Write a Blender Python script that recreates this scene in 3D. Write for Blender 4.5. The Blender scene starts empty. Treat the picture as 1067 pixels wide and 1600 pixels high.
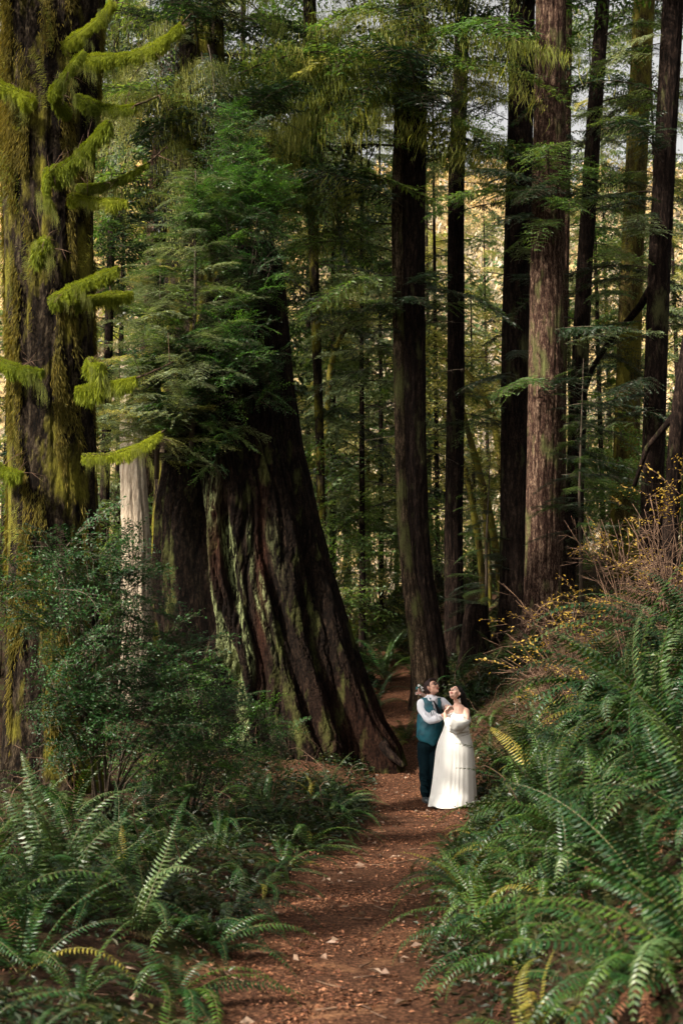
import bpy, math, random
import numpy as np
from mathutils import Vector, Matrix, Euler, Quaternion

SC = bpy.context.scene
COL = SC.collection
R = math.radians
# ------------------------------------------------------------------ camera
CAMZ = 1.6
PITCH = R(7.9)
FPX = 2000.0                                   # focal length in pixels of the 1067 x 1600 photograph
cam_d = bpy.data.cameras.new('camera'); cam = bpy.data.objects.new('camera', cam_d); COL.objects.link(cam)
cam.location = (0, 0, CAMZ); cam.rotation_euler = (R(90) + PITCH, 0, 0)
cam_d.sensor_width = 36; cam_d.lens = FPX / 1600 * 36
cam_d.clip_start = 0.1; cam_d.clip_end = 2000
cam_d.dof.use_dof = True; cam_d.dof.focus_distance = 18.2; cam_d.dof.aperture_fstop = 3.2
SC.camera = cam
# ------------------------------------------------------------------ light
TO_SUN = Vector((-0.78, -0.56, 0.72)).normalized()
w = bpy.data.worlds.new('World'); SC.world = w; w.use_nodes = True
nt = w.node_tree; bg = nt.nodes['Background']
sky = nt.nodes.new('ShaderNodeTexSky'); sky.sky_type = 'NISHITA'; sky.sun_disc = False
sky.sun_elevation = math.asin(TO_SUN.z); sky.sun_rotation = math.atan2(TO_SUN.x, TO_SUN.y)
sky.dust_density = 4.0; sky.air_density = 0.8; sky.ozone_density = 0.6
hs = nt.nodes.new('ShaderNodeHueSaturation'); hs.inputs['Saturation'].default_value = .16; hs.inputs['Value'].default_value = 1.0
nt.links.new(sky.outputs[0], hs.inputs['Color']); wm = nt.nodes.new('ShaderNodeMix'); wm.data_type = 'RGBA'; wm.blend_type = 'MULTIPLY'; wm.inputs[0].default_value = 1; wm.inputs[7].default_value = (1.0, .96, .89, 1); nt.links.new(hs.outputs[0], wm.inputs[6]); nt.links.new(wm.outputs[2], bg.inputs[0]); bg.inputs[1].default_value = 0.112
sd = bpy.data.lights.new('sun', 'SUN'); sd.energy = 5.0; sd.angle = R(2.0); sd.color = (1.0, 0.90, 0.76)
so = bpy.data.objects.new('sun', sd); COL.objects.link(so)
so.rotation_euler = (-TO_SUN).to_track_quat('-Z', 'Y').to_euler(); so.location = (-20, -10, 30)
vs = SC.view_settings; vs.view_transform = 'Standard'; vs.look = 'None'; vs.gamma = 1; vs.exposure = 1.45; vs.use_curve_mapping = False
SC.render.engine = 'CYCLES'
cy = SC.cycles; cy.max_bounces = 5; cy.diffuse_bounces = 3; cy.glossy_bounces = 2; cy.transmission_bounces = 3; cy.transparent_max_bounces = 4
cy.use_denoising = True; cy.use_adaptive_sampling = True; cy.adaptive_threshold = 0.03
try: cy.denoiser = 'OPENIMAGEDENOISE'
except Exception: pass
cy.caustics_reflective = False; cy.caustics_refractive = False; cy.sample_clamp_indirect = 4

# ------------------------------------------------------------------ helpers
def at(px, py, Y):
    """point of the place seen at photo pixel (px, py) on the plane y = Y"""
    u, v = (px - 533.5) / FPX, (800 - py) / FPX
    dy = math.cos(PITCH) - v * math.sin(PITCH); dz = math.sin(PITCH) + v * math.cos(PITCH)
    t = Y / dy
    return Vector((u * t, Y, CAMZ + dz * t))

def sstep(a, b, x):
    t = np.clip((x - a) / (b - a), 0, 1); return t * t * (3 - 2 * t)

PY_ = [0, 4, 6, 8, 10, 12, 14, 18, 20, 22, 26, 30, 33, 38, 45]
PCX = [-.08, -.08, -.08, -.07, .02, .30, .66, 1.2, 1.15, 1.05, 1.15, 1.35, 1.25, .5, -.6]
PHW = [.58, .56, .55, .53, .51, .51, .54, .66, .62, .5, .42, .42, .42, .4, .4]
ZY = [-20, 0, 18.5, 21, 24, 28, 32, 38, 45, 52, 62, 75, 95, 112, 130, 160, 185, 215, 260, 420]
ZZ = [0, 0, 0, .25, .75, 1.35, 2.0, 2.8, 3.5, 3.3, 1.5, -2, -6, -6, 2, 34, 62, 92, 104, 108]
def pcx(y): return np.interp(y, PY_, PCX)
def phw(y): return np.interp(y, PY_, PHW)
def wob(x, y, f, s):
    return (np.sin(x * f + 1.7 * s + 1.3 * np.sin(y * f * .7 + s)) + np.sin(y * f * 1.13 + 2.1 * s + 1.1 * np.sin(x * f * .83 - s))) * .5
def gz(x, y):
    x = np.asarray(x, float); y = np.asarray(y, float)
    z = np.interp(y, ZY, ZZ)
    fade = 1 - sstep(50, 75, y)
    dr = x - (pcx(y) + phw(y)); dl = (pcx(y) - phw(y)) - x
    d = np.maximum(dr, 0)
    zr = .70 * np.minimum(d, 2.6) * sstep(0, .6, d) + .16 * np.maximum(d - 2.6, 0)
    d2 = np.maximum(dl, 0)
    zl = .16 * sstep(0, .7, d2) + .09 * np.minimum(d2, 5) + .25 * np.maximum(d2 - 5, 0)
    z = z + fade * (np.minimum(zr, 3.6) + np.minimum(zl, 4))
    off = np.maximum(np.maximum(dr, dl), 0)
    z = z + .05 * wob(x, y, 2.1, 1) * sstep(0, .8, off) + .012 * wob(x, y, 6.0, 2) + .02 * wob(x, y, 2.6, 5)
    far = sstep(90, 140, y)
    z = z + far * (5 * wob(x, y, .045, 3) + 2.2 * wob(x, y, .13, 4))
    z = z + sstep(90, 200, y) * np.clip(-x, -60, 60) * .10
    return z
def gzf(x, y): return float(gz(x, y))

class MB:
    """collects geometry for ONE mesh"""
    def __init__(s): s.v = []; s.t = []; s.q = []; s.tm = []; s.qm = []; s.n = 0; s.c = []; s.cn = None
    def add(s, v, tris=None, quads=None, m=0, col=None):
        v = np.asarray(v, float).reshape(-1, 3); b = s.n
        s.v.append(v); s.n += len(v)
        if tris is not None and len(tris): a = np.asarray(tris, int).reshape(-1, 3) + b; s.t.append(a); s.tm.append(np.full(len(a), m))
        if quads is not None and len(quads): a = np.asarray(quads, int).reshape(-1, 4) + b; s.q.append(a); s.qm.append(np.full(len(a), m))
        c = np.ones((len(v), 4))
        if col is not None: c[:, :3] = col
        s.c.append(c)
    def tube(s, pts, rad, seg=6, m=0, cap=True, col=None):
        P = np.asarray([tuple(p) for p in pts], float); n = len(P)
        rad = np.broadcast_to(np.asarray(rad, float), (n,))
        T = np.gradient(P, axis=0); T /= np.linalg.norm(T, axis=1)[:, None] + 1e-9
        up = np.array([0, 0, 1.]) if abs(T[:, 2]).mean() < .8 else np.array([1., 0, 0])
        A = np.cross(T, up); A /= np.linalg.norm(A, axis=1)[:, None] + 1e-9; B = np.cross(T, A)
        th = np.arange(seg) * 2 * math.pi / seg
        V = P[:, None] + rad[:, None, None] * (np.cos(th)[None, :, None] * A[:, None] + np.sin(th)[None, :, None] * B[:, None])
        V = V.reshape(-1, 3)
        i = np.arange(n - 1)[:, None] * seg; j = np.arange(seg)[None]; k = (j + 1) % seg
        Q = np.stack([i + j, i + k, i + seg + k, i + seg + j], -1).reshape(-1, 4)
        tr = []
        if cap:
            V = np.vstack([V, P[:1], P[-1:]]); a = len(V) - 2
            tr = [(a, (q + 1) % seg, q) for q in range(seg)] + [(a + 1, (n - 1) * seg + q, (n - 1) * seg + (q + 1) % seg) for q in range(seg)]
        s.add(V, tr, Q, m, col)
    def blades(s, P, D, N, L, W, mid=.4, fold=.15, bend=0., m=0, col=None):
        """vectorised leaves: base P, direction D, face normal N, length L, width W"""
        P = np.asarray(P, float).reshape(-1, 3); n = len(P)
        D = np.broadcast_to(np.asarray(D, float), (n, 3)); N = np.broadcast_to(np.asarray(N, float), (n, 3))
        L = np.broadcast_to(np.asarray(L, float), (n,))[:, None]; W = np.broadcast_to(np.asarray(W, float), (n,))[:, None]
        D = D / (np.linalg.norm(D, axis=1)[:, None] + 1e-9)
        S = np.cross(D, N); S /= np.linalg.norm(S, axis=1)[:, None] + 1e-9; N2 = np.cross(S, D)
        M = P + D * L * mid
        V = np.stack([P, M + S * W * .5 + N2 * W * fold, P + D * L - N2 * L * bend, M - S * W * .5 + N2 * W * fold], 1).reshape(-1, 3)
        b = np.arange(n)[:, None] * 4
        T = np.concatenate([b + [0, 1, 2], b + [0, 2, 3]], 1).reshape(-1, 3)
        if col is not None: col = np.repeat(np.asarray(col).reshape(-1, 3), 4, axis=0) if len(np.asarray(col).reshape(-1, 3)) == n else col
        s.add(V, T, None, m, col)
    def mesh(s, name, mats, smooth=False, colors=False):
        me = bpy.data.meshes.new(name)
        V = np.vstack(s.v) if s.v else np.zeros((0, 3))
        T = np.vstack(s.t) if s.t else np.zeros((0, 3), int); Q = np.vstack(s.q) if s.q else np.zeros((0, 4), int)
        me.vertices.add(len(V)); me.vertices.foreach_set('co', V.ravel())
        nl = T.size + Q.size; me.loops.add(nl); me.polygons.add(len(T) + len(Q))
        me.loops.foreach_set('vertex_index', np.concatenate([T.ravel(), Q.ravel()]).astype(np.int32))
        st = np.concatenate([np.arange(len(T)) * 3, T.size + np.arange(len(Q)) * 4]).astype(np.int32)
        me.polygons.foreach_set('loop_start', st)
        mi = np.concatenate(([*s.tm] if s.tm else []) + ([*s.qm] if s.qm else [])) if nl else np.zeros(0)
        me.polygons.foreach_set('material_index', mi.astype(np.int32))
        me.polygons.foreach_set('use_smooth', np.full(len(T) + len(Q), bool(smooth)))
        for m in (mats if isinstance(mats, (list, tuple)) else [mats]): me.materials.append(m)
        me.update(calc_edges=True)
        if colors:
            ca = me.color_attributes.new('col', 'FLOAT_COLOR', 'POINT'); ca.data.foreach_set('color', np.vstack(s.c).ravel())
        me.validate()
        return me

def link(name, data, parent=None, loc=(0, 0, 0), rot=None, sc=None, **props):
    o = bpy.data.objects.new(name, data); COL.objects.link(o)
    if parent: o.parent = parent
    o.location = loc
    if rot is not None: o.rotation_euler = rot
    if sc is not None: o.scale = (sc, sc, sc) if not hasattr(sc, '__len__') else sc
    for k, v in props.items(): o[k] = v
    return o
def thing(name, label, cat, loc, group=None, rot=None):
    o = link(name, None, None, loc, rot, label=label, category=cat); o.empty_display_size = .2
    if group: o['group'] = group
    return o

# ------------------------------------------------------------------ materials
def newmat(name):
    m = bpy.data.materials.new(name); m.use_nodes = True; nt = m.node_tree; nt.nodes.clear()
    out = nt.nodes.new('ShaderNodeOutputMaterial'); return m, nt, out
def N(nt, t, **kw):
    n = nt.nodes.new(t)
    for k, v in kw.items():
        if k.startswith('i_'): n.inputs[k[2:].replace('_', ' ')].default_value = v
        else: setattr(n, k, v)
    return n
def ramp(nt, stops, fac=None):
    r = nt.nodes.new('ShaderNodeValToRGB'); e = r.color_ramp.elements
    while len(e) > 1: e.remove(e[-1])
    e[0].position = stops[0][0]; e[0].color = (*stops[0][1], 1)
    for p, c in stops[1:]:
        x = e.new(p); x.color = (*c, 1)
    if fac is not None: nt.links.new(fac, r.inputs[0])
    return r
def leafmat(name, stops, trans=.3, rough=.45, spec=.45, tcol=1.4, big=.35):
    """leaf colour varies leaf by leaf, by plant and by soft patches"""
    m, nt, out = newmat(name); L = nt.links.new
    geo = N(nt, 'ShaderNodeNewGeometry'); oi = N(nt, 'ShaderNodeObjectInfo'); tc = N(nt, 'ShaderNodeTexCoord')
    no = N(nt, 'ShaderNodeTexNoise', i_Scale=2.2, i_Detail=2.0); L(tc.outputs['Object'], no.inputs['Vector'])
    a = N(nt, 'ShaderNodeMath', operation='MULTIPLY'); L(geo.outputs['Random Per Island'], a.inputs[0]); a.inputs[1].default_value = .45
    b = N(nt, 'ShaderNodeMath', operation='MULTIPLY_ADD'); L(oi.outputs['Random'], b.inputs[0]); b.inputs[1].default_value = big; L(a.outputs[0], b.inputs[2])
    c = N(nt, 'ShaderNodeMath', operation='MULTIPLY_ADD'); L(no.outputs[0], c.inputs[0]); c.inputs[1].default_value = .4; L(b.outputs[0], c.inputs[2])
    r = ramp(nt, stops, c.outputs[0])
    p = N(nt, 'ShaderNodeBsdfPrincipled'); L(r.outputs[0], p.inputs['Base Color']); p.inputs['Roughness'].default_value = rough
    p.inputs['Specular IOR Level'].default_value = spec
    t = N(nt, 'ShaderNodeBsdfTranslucent'); mx = N(nt, 'ShaderNodeMix', data_type='RGBA', blend_type='MULTIPLY'); mx.inputs[0].default_value = 1
    L(r.outputs[0], mx.inputs[6]); mx.inputs[7].default_value = (tcol * 1.15, tcol * 1.1, tcol * .5, 1); L(mx.outputs[2], t.inputs[0])
    ms = N(nt, 'ShaderNodeMixShader'); ms.inputs[0].default_value = trans
    L(p.outputs[0], ms.inputs[1]); L(t.outputs[0], ms.inputs[2]); L(ms.outputs[0], out.inputs[0])
    return m
def plainmat(name, col, rough=.6, spec=.3, col2=None, scale=20, bump=0., bscale=60, metal=0, sheen=0):
    m, nt, out = newmat(name); L = nt.links.new
    p = N(nt, 'ShaderNodeBsdfPrincipled'); p.inputs['Roughness'].default_value = rough; p.inputs['Specular IOR Level'].default_value = spec
    p.inputs['Metallic'].default_value = metal; p.inputs['Sheen Weight'].default_value = sheen
    tc = N(nt, 'ShaderNodeTexCoord')
    if col2 is None: col2 = tuple(c * .8 for c in col)
    no = N(nt, 'ShaderNodeTexNoise', i_Scale=scale, i_Detail=4.0); L(tc.outputs['Object'], no.inputs['Vector'])
    r = ramp(nt, [(.35, col), (.65, col2)], no.outputs[0]); L(r.outputs[0], p.inputs['Base Color'])
    if bump:
        n2 = N(nt, 'ShaderNodeTexNoise', i_Scale=bscale, i_Detail=3.0); L(tc.outputs['Object'], n2.inputs['Vector'])
        b = N(nt, 'ShaderNodeBump'); b.inputs['Strength'].default_value = bump; b.inputs['Distance'].default_value = .01
        L(n2.outputs[0], b.inputs['Height']); L(b.outputs[0], p.inputs['Normal'])
    L(p.outputs[0], out.inputs[0]); return m
def barkmat(name, dark, mid, light, moss=.0, mosscol=(.12, .13, .02), vs=.2, scale=19., attr=False):
    """bark: fibres run up the trunk, moss and lichen grow in patches"""
    m, nt, out = newmat(name); L = nt.links.new
    p = N(nt, 'ShaderNodeBsdfPrincipled'); p.inputs['Roughness'].default_value = .95; p.inputs['Specular IOR Level'].default_value = .05
    tc = N(nt, 'ShaderNodeTexCoord'); mp = N(nt, 'ShaderNodeMapping'); mp.inputs['Scale'].default_value = (1, 1, vs); L(tc.outputs['Object'], mp.inputs[0])
    n1 = N(nt, 'ShaderNodeTexNoise', i_Scale=scale, i_Detail=8.0, i_Roughness=.65); n1.inputs['Distortion'].default_value = .4; L(mp.outputs[0], n1.inputs['Vector'])
    n2 = N(nt, 'ShaderNodeTexNoise', i_Scale=scale * 5, i_Detail=6.0, i_Roughness=.7); L(mp.outputs[0], n2.inputs['Vector'])
    mul = N(nt, 'ShaderNodeMix', data_type='FLOAT'); mul.inputs[0].default_value = .5; L(n1.outputs[0], mul.inputs[2]); L(n2.outputs[0], mul.inputs[3])
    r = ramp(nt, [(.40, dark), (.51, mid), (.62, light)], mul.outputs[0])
    n3 = N(nt, 'ShaderNodeTexNoise', i_Scale=2.6, i_Detail=7.0, i_Roughness=.62); mp3 = N(nt, 'ShaderNodeMapping'); mp3.inputs['Scale'].default_value = (1, 1, .35)
    L(tc.outputs['Object'], mp3.inputs[0]); L(mp3.outputs[0], n3.inputs['Vector'])
    e = .62 - .3 * moss
    rm = ramp(nt, [(e - .04, (0, 0, 0)), (e + .07, (1, 1, 1))], n3.outputs[0])
    mc = ramp(nt, [(.35, tuple(c * .45 for c in mosscol)), (.6, mosscol)], n2.outputs[0])
    mx = N(nt, 'ShaderNodeMix', data_type='RGBA'); L(rm.outputs[0], mx.inputs[0]); L(r.outputs[0], mx.inputs[6]); L(mc.outputs[0], mx.inputs[7])
    if moss <= 0: mx.inputs[0].default_value = 0; nt.links.remove(mx.inputs[0].links[0])
    res = mx.outputs[2]
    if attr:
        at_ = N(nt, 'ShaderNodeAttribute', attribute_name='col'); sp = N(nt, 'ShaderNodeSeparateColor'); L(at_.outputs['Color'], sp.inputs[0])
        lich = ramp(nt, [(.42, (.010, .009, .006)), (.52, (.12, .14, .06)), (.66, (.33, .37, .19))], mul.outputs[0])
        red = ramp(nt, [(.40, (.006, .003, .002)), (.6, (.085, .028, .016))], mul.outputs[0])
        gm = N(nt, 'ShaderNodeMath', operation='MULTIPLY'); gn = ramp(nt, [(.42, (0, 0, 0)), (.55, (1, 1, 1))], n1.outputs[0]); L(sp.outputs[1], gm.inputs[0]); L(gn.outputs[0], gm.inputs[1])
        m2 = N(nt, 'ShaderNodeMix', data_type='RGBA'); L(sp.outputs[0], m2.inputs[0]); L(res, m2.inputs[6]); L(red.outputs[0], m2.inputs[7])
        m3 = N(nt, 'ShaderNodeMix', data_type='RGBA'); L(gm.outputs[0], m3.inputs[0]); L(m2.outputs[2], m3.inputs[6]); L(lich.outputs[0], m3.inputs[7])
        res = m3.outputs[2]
    L(res, p.inputs['Base Color'])
    b = N(nt, 'ShaderNodeBump'); b.inputs['Strength'].default_value = .9; b.inputs['Distance'].default_value = .04; L(mul.outputs[0], b.inputs['Height']); L(b.outputs[0], p.inputs['Normal'])
    L(p.outputs[0], out.inputs[0]); return m

M = {}
M['frond_deep'] = leafmat('frond_deep', [(.1, (0.0022, 0.0115, 0.0029)), (.55, (0.0072, 0.0331, 0.0072)), (.95, (0.0230, 0.0684, 0.0108))], .15, .40, .35)
M['frond_mid'] = leafmat('frond_mid', [(.1, (0.0058, 0.0202, 0.0022)), (.55, (0.0187, 0.0518, 0.0058)), (.95, (0.0540, 0.0972, 0.0101))], .20, .42, .35)
M['frond_pale'] = leafmat('frond_pale', [(.1, (0.0128, 0.0352, 0.0096)), (.6, (0.0400, 0.0800, 0.0224)), (.95, (0.1040, 0.1440, 0.0560))], .25, .4, .4)
M['frond_yellow'] = leafmat('frond_yellow', [(.1, (0.0640, 0.0720, 0.0080)), (.6, (0.1360, 0.1280, 0.0160)), (.95, (0.2400, 0.1840, 0.0320))], .3, .5, .35)
M['frond_dead'] = leafmat('frond_dead', [(.1, (.02, .008, .004)), (.6, (.07, .026, .012)), (.95, (.16, .07, .035))], .15, .7, .2)
M['stipe'] = plainmat('stipe', (.07, .06, .02), .6)
M['needle_dark'] = leafmat('needle_dark', [(.1, (0.0024, 0.0084, 0.0036)), (.55, (0.0060, 0.0204, 0.0072)), (.95, (0.0156, 0.0372, 0.0108))], .25, .45, .4)
M['needle_green'] = leafmat('needle_green', [(.1, (0.0150, 0.0375, 0.0105)), (.55, (0.0450, 0.0975, 0.0225)), (.95, (0.1200, 0.1650, 0.0375))], .45, .45, .4)
M['needle_grey'] = leafmat('needle_grey', [(.1, (.035, .06, .028)), (.55, (.10, .14, .07)), (.95, (.21, .25, .12))], .35, .5, .4)
M['needle_gold'] = leafmat('needle_gold', [(.1, (.06, .09, .02)), (.55, (.17, .19, .06)), (.95, (.40, .36, .15))], .5, .5, .3)
M['leaf_huck'] = leafmat('leaf_huck', [(.1, (0.0023, 0.0128, 0.0030)), (.55, (0.0075, 0.0345, 0.0075)), (.95, (0.0270, 0.0825, 0.0150))], .25, .46, .28)
M['leaf_bright'] = leafmat('leaf_bright', [(.1, (0.0180, 0.0600, 0.0072)), (.55, (0.0360, 0.1140, 0.0150)), (.95, (0.0840, 0.1800, 0.0240))], .4, .35, .5)
M['leaf_autumn'] = leafmat('leaf_autumn', [(.1, (.16, .10, .015)), (.55, (.36, .24, .04)), (.95, (.48, .36, .10))], .4, .5, .3)
M['moss'] = leafmat('moss', [(.1, (.04, .06, .004)), (.55, (.13, .165, .010)), (.95, (.28, .31, .025))], .3, .7, .15)
M['moss_gold'] = leafmat('moss_gold', [(.1, (0.0176, 0.0160, 0.0032)), (.5, (0.0640, 0.0560, 0.0080)), (.95, (0.1760, 0.1360, 0.0240))], .3, .7, .15)
M['moss_hang'] = leafmat('moss_hang', [(.1, (.03, .045, .008)), (.55, (.09, .11, .02)), (.95, (.24, .24, .06))], .45, .7, .15)
M['under'] = leafmat('under', [(.1, (0.0019, 0.0058, 0.0019)), (.5, (0.0058, 0.0163, 0.0043)), (.8, (0.0168, 0.0312, 0.0067)), (1.0, (0.0672, 0.0480, 0.0096))], .3, .45, .4)
M['twig'] = plainmat('twig', (.05, .035, .022), .8)
M['twig_pale'] = plainmat('twig_pale', (.13, .080, .05), .8, .15, (.05, .028, .02))
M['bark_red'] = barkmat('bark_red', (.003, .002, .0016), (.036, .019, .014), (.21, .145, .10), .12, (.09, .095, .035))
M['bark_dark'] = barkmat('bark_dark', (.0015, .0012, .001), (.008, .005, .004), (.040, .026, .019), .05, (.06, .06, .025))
M['bark_brown'] = barkmat('bark_brown', (.004, .003, .002), (.026, .017, .011), (.14, .10, .065), .2, (.08, .08, .03))  # mid-brown bark of one leaning trunk and the spruce limbs
M['bark_moss'] = barkmat('bark_moss', (.007, .006, .003), (.045, .034, .012), (.13, .095, .03), .46, (.13, .115, .02))
M['bark_spruce'] = barkmat('bark_spruce', (.0012, .001, .0008), (.009, .006, .004), (.05, .038, .024), .22, (.11, .10, .014), .4, 12)
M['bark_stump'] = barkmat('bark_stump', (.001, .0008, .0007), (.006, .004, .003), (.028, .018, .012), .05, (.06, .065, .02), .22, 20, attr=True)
M['bark_snag'] = barkmat('bark_snag', (.16, .12, .085), (.34, .28, .21), (.50, .43, .34), 0, vs=.08)

def mat_ground():
    m, nt, out = newmat('ground'); L = nt.links.new
    p = N(nt, 'ShaderNodeBsdfPrincipled'); p.inputs['Roughness'].default_value = .95; p.inputs['Specular IOR Level'].default_value = .08
    tc = N(nt, 'ShaderNodeTexCoord'); a = N(nt, 'ShaderNodeAttribute', attribute_name='col'); sp = N(nt, 'ShaderNodeSeparateColor'); L(a.outputs['Color'], sp.inputs[0])
    n1 = N(nt, 'ShaderNodeTexNoise', i_Scale=38., i_Detail=8., i_Roughness=.7); L(tc.outputs['Object'], n1.inputs['Vector'])
    n2 = N(nt, 'ShaderNodeTexNoise', i_Scale=1.6, i_Detail=5., i_Roughness=.6); L(tc.outputs['Object'], n2.inputs['Vector'])
    path = ramp(nt, [(.36, (.008, .004, .003)), (.5, (.055, .025, .014)), (.68, (.19, .092, .050))], n1.outputs[0])
    sand = ramp(nt, [(.3, (.10, .042, .02)), (.65, (.32, .17, .09))], n1.outputs[0])
    sm = ramp(nt, [(.52, (0, 0, 0)), (.64, (1, 1, 1))], n2.outputs[0]); smm = N(nt, 'ShaderNodeMath', operation='MULTIPLY'); L(sm.outputs[0], smm.inputs[0]); L(sp.outputs[2], smm.inputs[1])
    px = N(nt, 'ShaderNodeMix', data_type='RGBA'); L(smm.outputs[0], px.inputs[0]); L(path.outputs[0], px.inputs[6]); L(sand.outputs[0], px.inputs[7])
    soil = ramp(nt, [(.3, (.005, .003, .002)), (.5, (.022, .012, .007)), (.7, (.07, .034, .018))], n1.outputs[0])
    mo = ramp(nt, [(.5, (0, 0, 0)), (.66, (1, 1, 1))], n2.outputs[0]); sx = N(nt, 'ShaderNodeMix', data_type='RGBA'); L(mo.outputs[0], sx.inputs[0]); L(soil.outputs[0], sx.inputs[6]); sx.inputs[7].default_value = (.035, .045, .012, 1)
    n3 = N(nt, 'ShaderNodeTexNoise', i_Scale=.09, i_Detail=8., i_Roughness=.7); L(tc.outputs['Object'], n3.inputs['Vector'])
    hill = ramp(nt, [(.35, (.16, .12, .06)), (.5, (.34, .25, .12)), (.65, (.55, .40, .20))], n3.outputs[0])
    g = N(nt, 'ShaderNodeMix', data_type='RGBA'); L(sp.outputs[0], g.inputs[0]); L(sx.outputs[2], g.inputs[6]); L(px.outputs[2], g.inputs[7])
    h = N(nt, 'ShaderNodeMix', data_type='RGBA'); L(sp.outputs[1], h.inputs[0]); L(g.outputs[2], h.inputs[6]); L(hill.outputs[0], h.inputs[7])
    L(h.outputs[2], p.inputs['Base Color'])
    b = N(nt, 'ShaderNodeBump'); b.inputs['Strength'].default_value = .8; b.inputs['Distance'].default_value = .03; L(n1.outputs[0], b.inputs['Height']); L(b.outputs[0], p.inputs['Normal'])
    L(p.outputs[0], out.inputs[0]); return m
M['ground'] = mat_ground()

# ------------------------------------------------------------------ ground: one sheet with the trail, both banks, the valley and the far hillside
def build_ground():
    xs = np.concatenate([-np.geomspace(160, 6, 40), np.linspace(-5.9, 6.9, 200), np.geomspace(7, 160, 40)])
    ys = np.concatenate([np.linspace(-14, 2.5, 25), np.linspace(2.6, 36, 330), np.linspace(36.5, 95, 60), np.linspace(98, 420, 110)])
    X, Y = np.meshgrid(xs, ys); Z = gz(X, Y)
    V = np.stack([X, Y, Z], -1).reshape(-1, 3); nx = len(xs); ny = len(ys)
    i = np.arange(ny - 1)[:, None] * nx; j = np.arange(nx - 1)[None]
    Q = np.stack([i + j, i + j + 1, i + nx + j + 1, i + nx + j], -1).reshape(-1, 4)
    x, y = V[:, 0], V[:, 1]; off = np.abs(x - pcx(y)) - phw(y) + .12 * wob(x, y, 3.3, 4)
    pth = (1 - sstep(-.05, .3, off)) * (1 - sstep(40, 46, y)); hill = sstep(85, 120, y); sand = 1 - sstep(6.5, 9.5, y)
    # red-brown needle litter round the foot of the old redwood
    rw = np.exp(-(((x + .3) / 2.3) ** 2 + ((y - 20) / 2.3) ** 2)) * .8
    mb = MB(); mb.add(V, None, Q, 0, np.stack([np.maximum(pth, rw), hill, sand], -1))
    link('ground', mb.mesh('ground', M['ground'], True, True), kind='structure')
build_ground()

# ------------------------------------------------------------------ mesh library: conifer sprays, leafy sprays, fronds, hanging moss
rng = np.random.default_rng(7); rnd = random.Random(11)
def unit(v): return v / (np.linalg.norm(v, axis=-1, keepdims=True) + 1e-9)

def spray_mb(L=2.6, seed=0, droop=.25, rise=.15, sec=.66, tw=.12, step=.05, bare=.10, wr=.3, gap=.045):
    r = np.random.default_rng(seed); mb = MB()
    s = np.linspace(0, 1, 14); wy = r.normal(0, .04) * L
    main = np.stack([L * s * (1 - .06 * s), wy * np.sin(s * 3) * 1.0, L * (rise * s - droop * s ** 2)], -1)
    mb.tube(main, np.interp(s, [0, 1], [.014 * L / 2.6, .003]), 4, 0, False)
    n = int(L * (1 - bare) / step); side = 1
    P = []; D = []; NN = []; LL = []; WW = []
    for k in range(n):
        side = -side; t = bare + (1 - bare) * (k + r.random() * .8) / n
        p0 = np.array([np.interp(t, s, main[:, a]) for a in range(3)])
        ln = sec * L / 2.6 * (min(1, (t - bare + .12) / .3)) * (1 - t) ** .6 * r.uniform(.6, 1.1) + .07
        ang = side * R(r.uniform(42, 68)); tang = np.array([np.cos(ang), np.sin(ang), r.normal(-.08, .12)]); tang = unit(tang)
        m = max(3, int(ln / gap)); u = np.linspace(0, 1, m)
        pts = p0 + tang * (u * ln)[:, None] + np.array([.35 * ln, 0, 0]) * (u ** 2)[:, None] * .4 + np.array([0, 0, -1]) * (ln * (.10 + r.random() * .28) * u ** 2)[:, None]
        mb.tube(pts[[0, m // 2, -1]], [.004, .003, .0015], 3, 0, False)
        T = unit(np.gradient(pts, axis=0)); nrm = unit(np.array([r.normal(0, .22), r.normal(0, .22), 1]))
        Sd = unit(np.cross(T, nrm))
        for sg in (-1, 1):
            l = tw * (1 - .55 * u) * r.uniform(.65, 1.15, m); d = unit(T * .75 + sg * Sd * r.uniform(.7, 1.1, (m, 1)) + nrm * r.normal(-.10, .16, (m, 1)))
            P.append(pts + T * r.uniform(0, .03, (m, 1))); D.append(d); NN.append(np.tile(nrm, (m, 1)) + r.normal(0, .3, (m, 3))); LL.append(l); WW.append(l * r.uniform(wr * .75, wr * 1.2, m))
        P.append(pts[-1:]); D.append(T[-1:]); NN.append(nrm[None]); LL.append([tw * .8]); WW.append([.018])
    mb.blades(np.vstack(P), np.vstack(D), np.vstack(NN), np.concatenate(LL), np.concatenate(WW), .35, .1, .12, 1)
    return mb
SPRAY = {}
for i, kw in enumerate([dict(droop=.22, rise=.12), dict(droop=.42, rise=.18), dict(droop=.1, rise=-.02, sec=.75), dict(droop=.6, rise=.22, sec=.5), dict(droop=.3, rise=.25, sec=.8, step=.07)]):
    mb = spray_mb(seed=20 + i, **kw)
    for c in ('dark', 'green', 'grey', 'gold'): SPRAY[c, i] = mb.mesh('spray_' + c, [M['twig'], M['needle_' + c]])
    kw = dict(kw, tw=.20, step=.085, gap=.085, wr=.36, sec=.85)
    mb = spray_mb(seed=90 + i, **kw)
    for c in ('dark', 'green', 'grey', 'gold'): SPRAY[c, i + 10] = mb.mesh('far_spray_' + c, [M['twig'], M['needle_' + c]])
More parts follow.
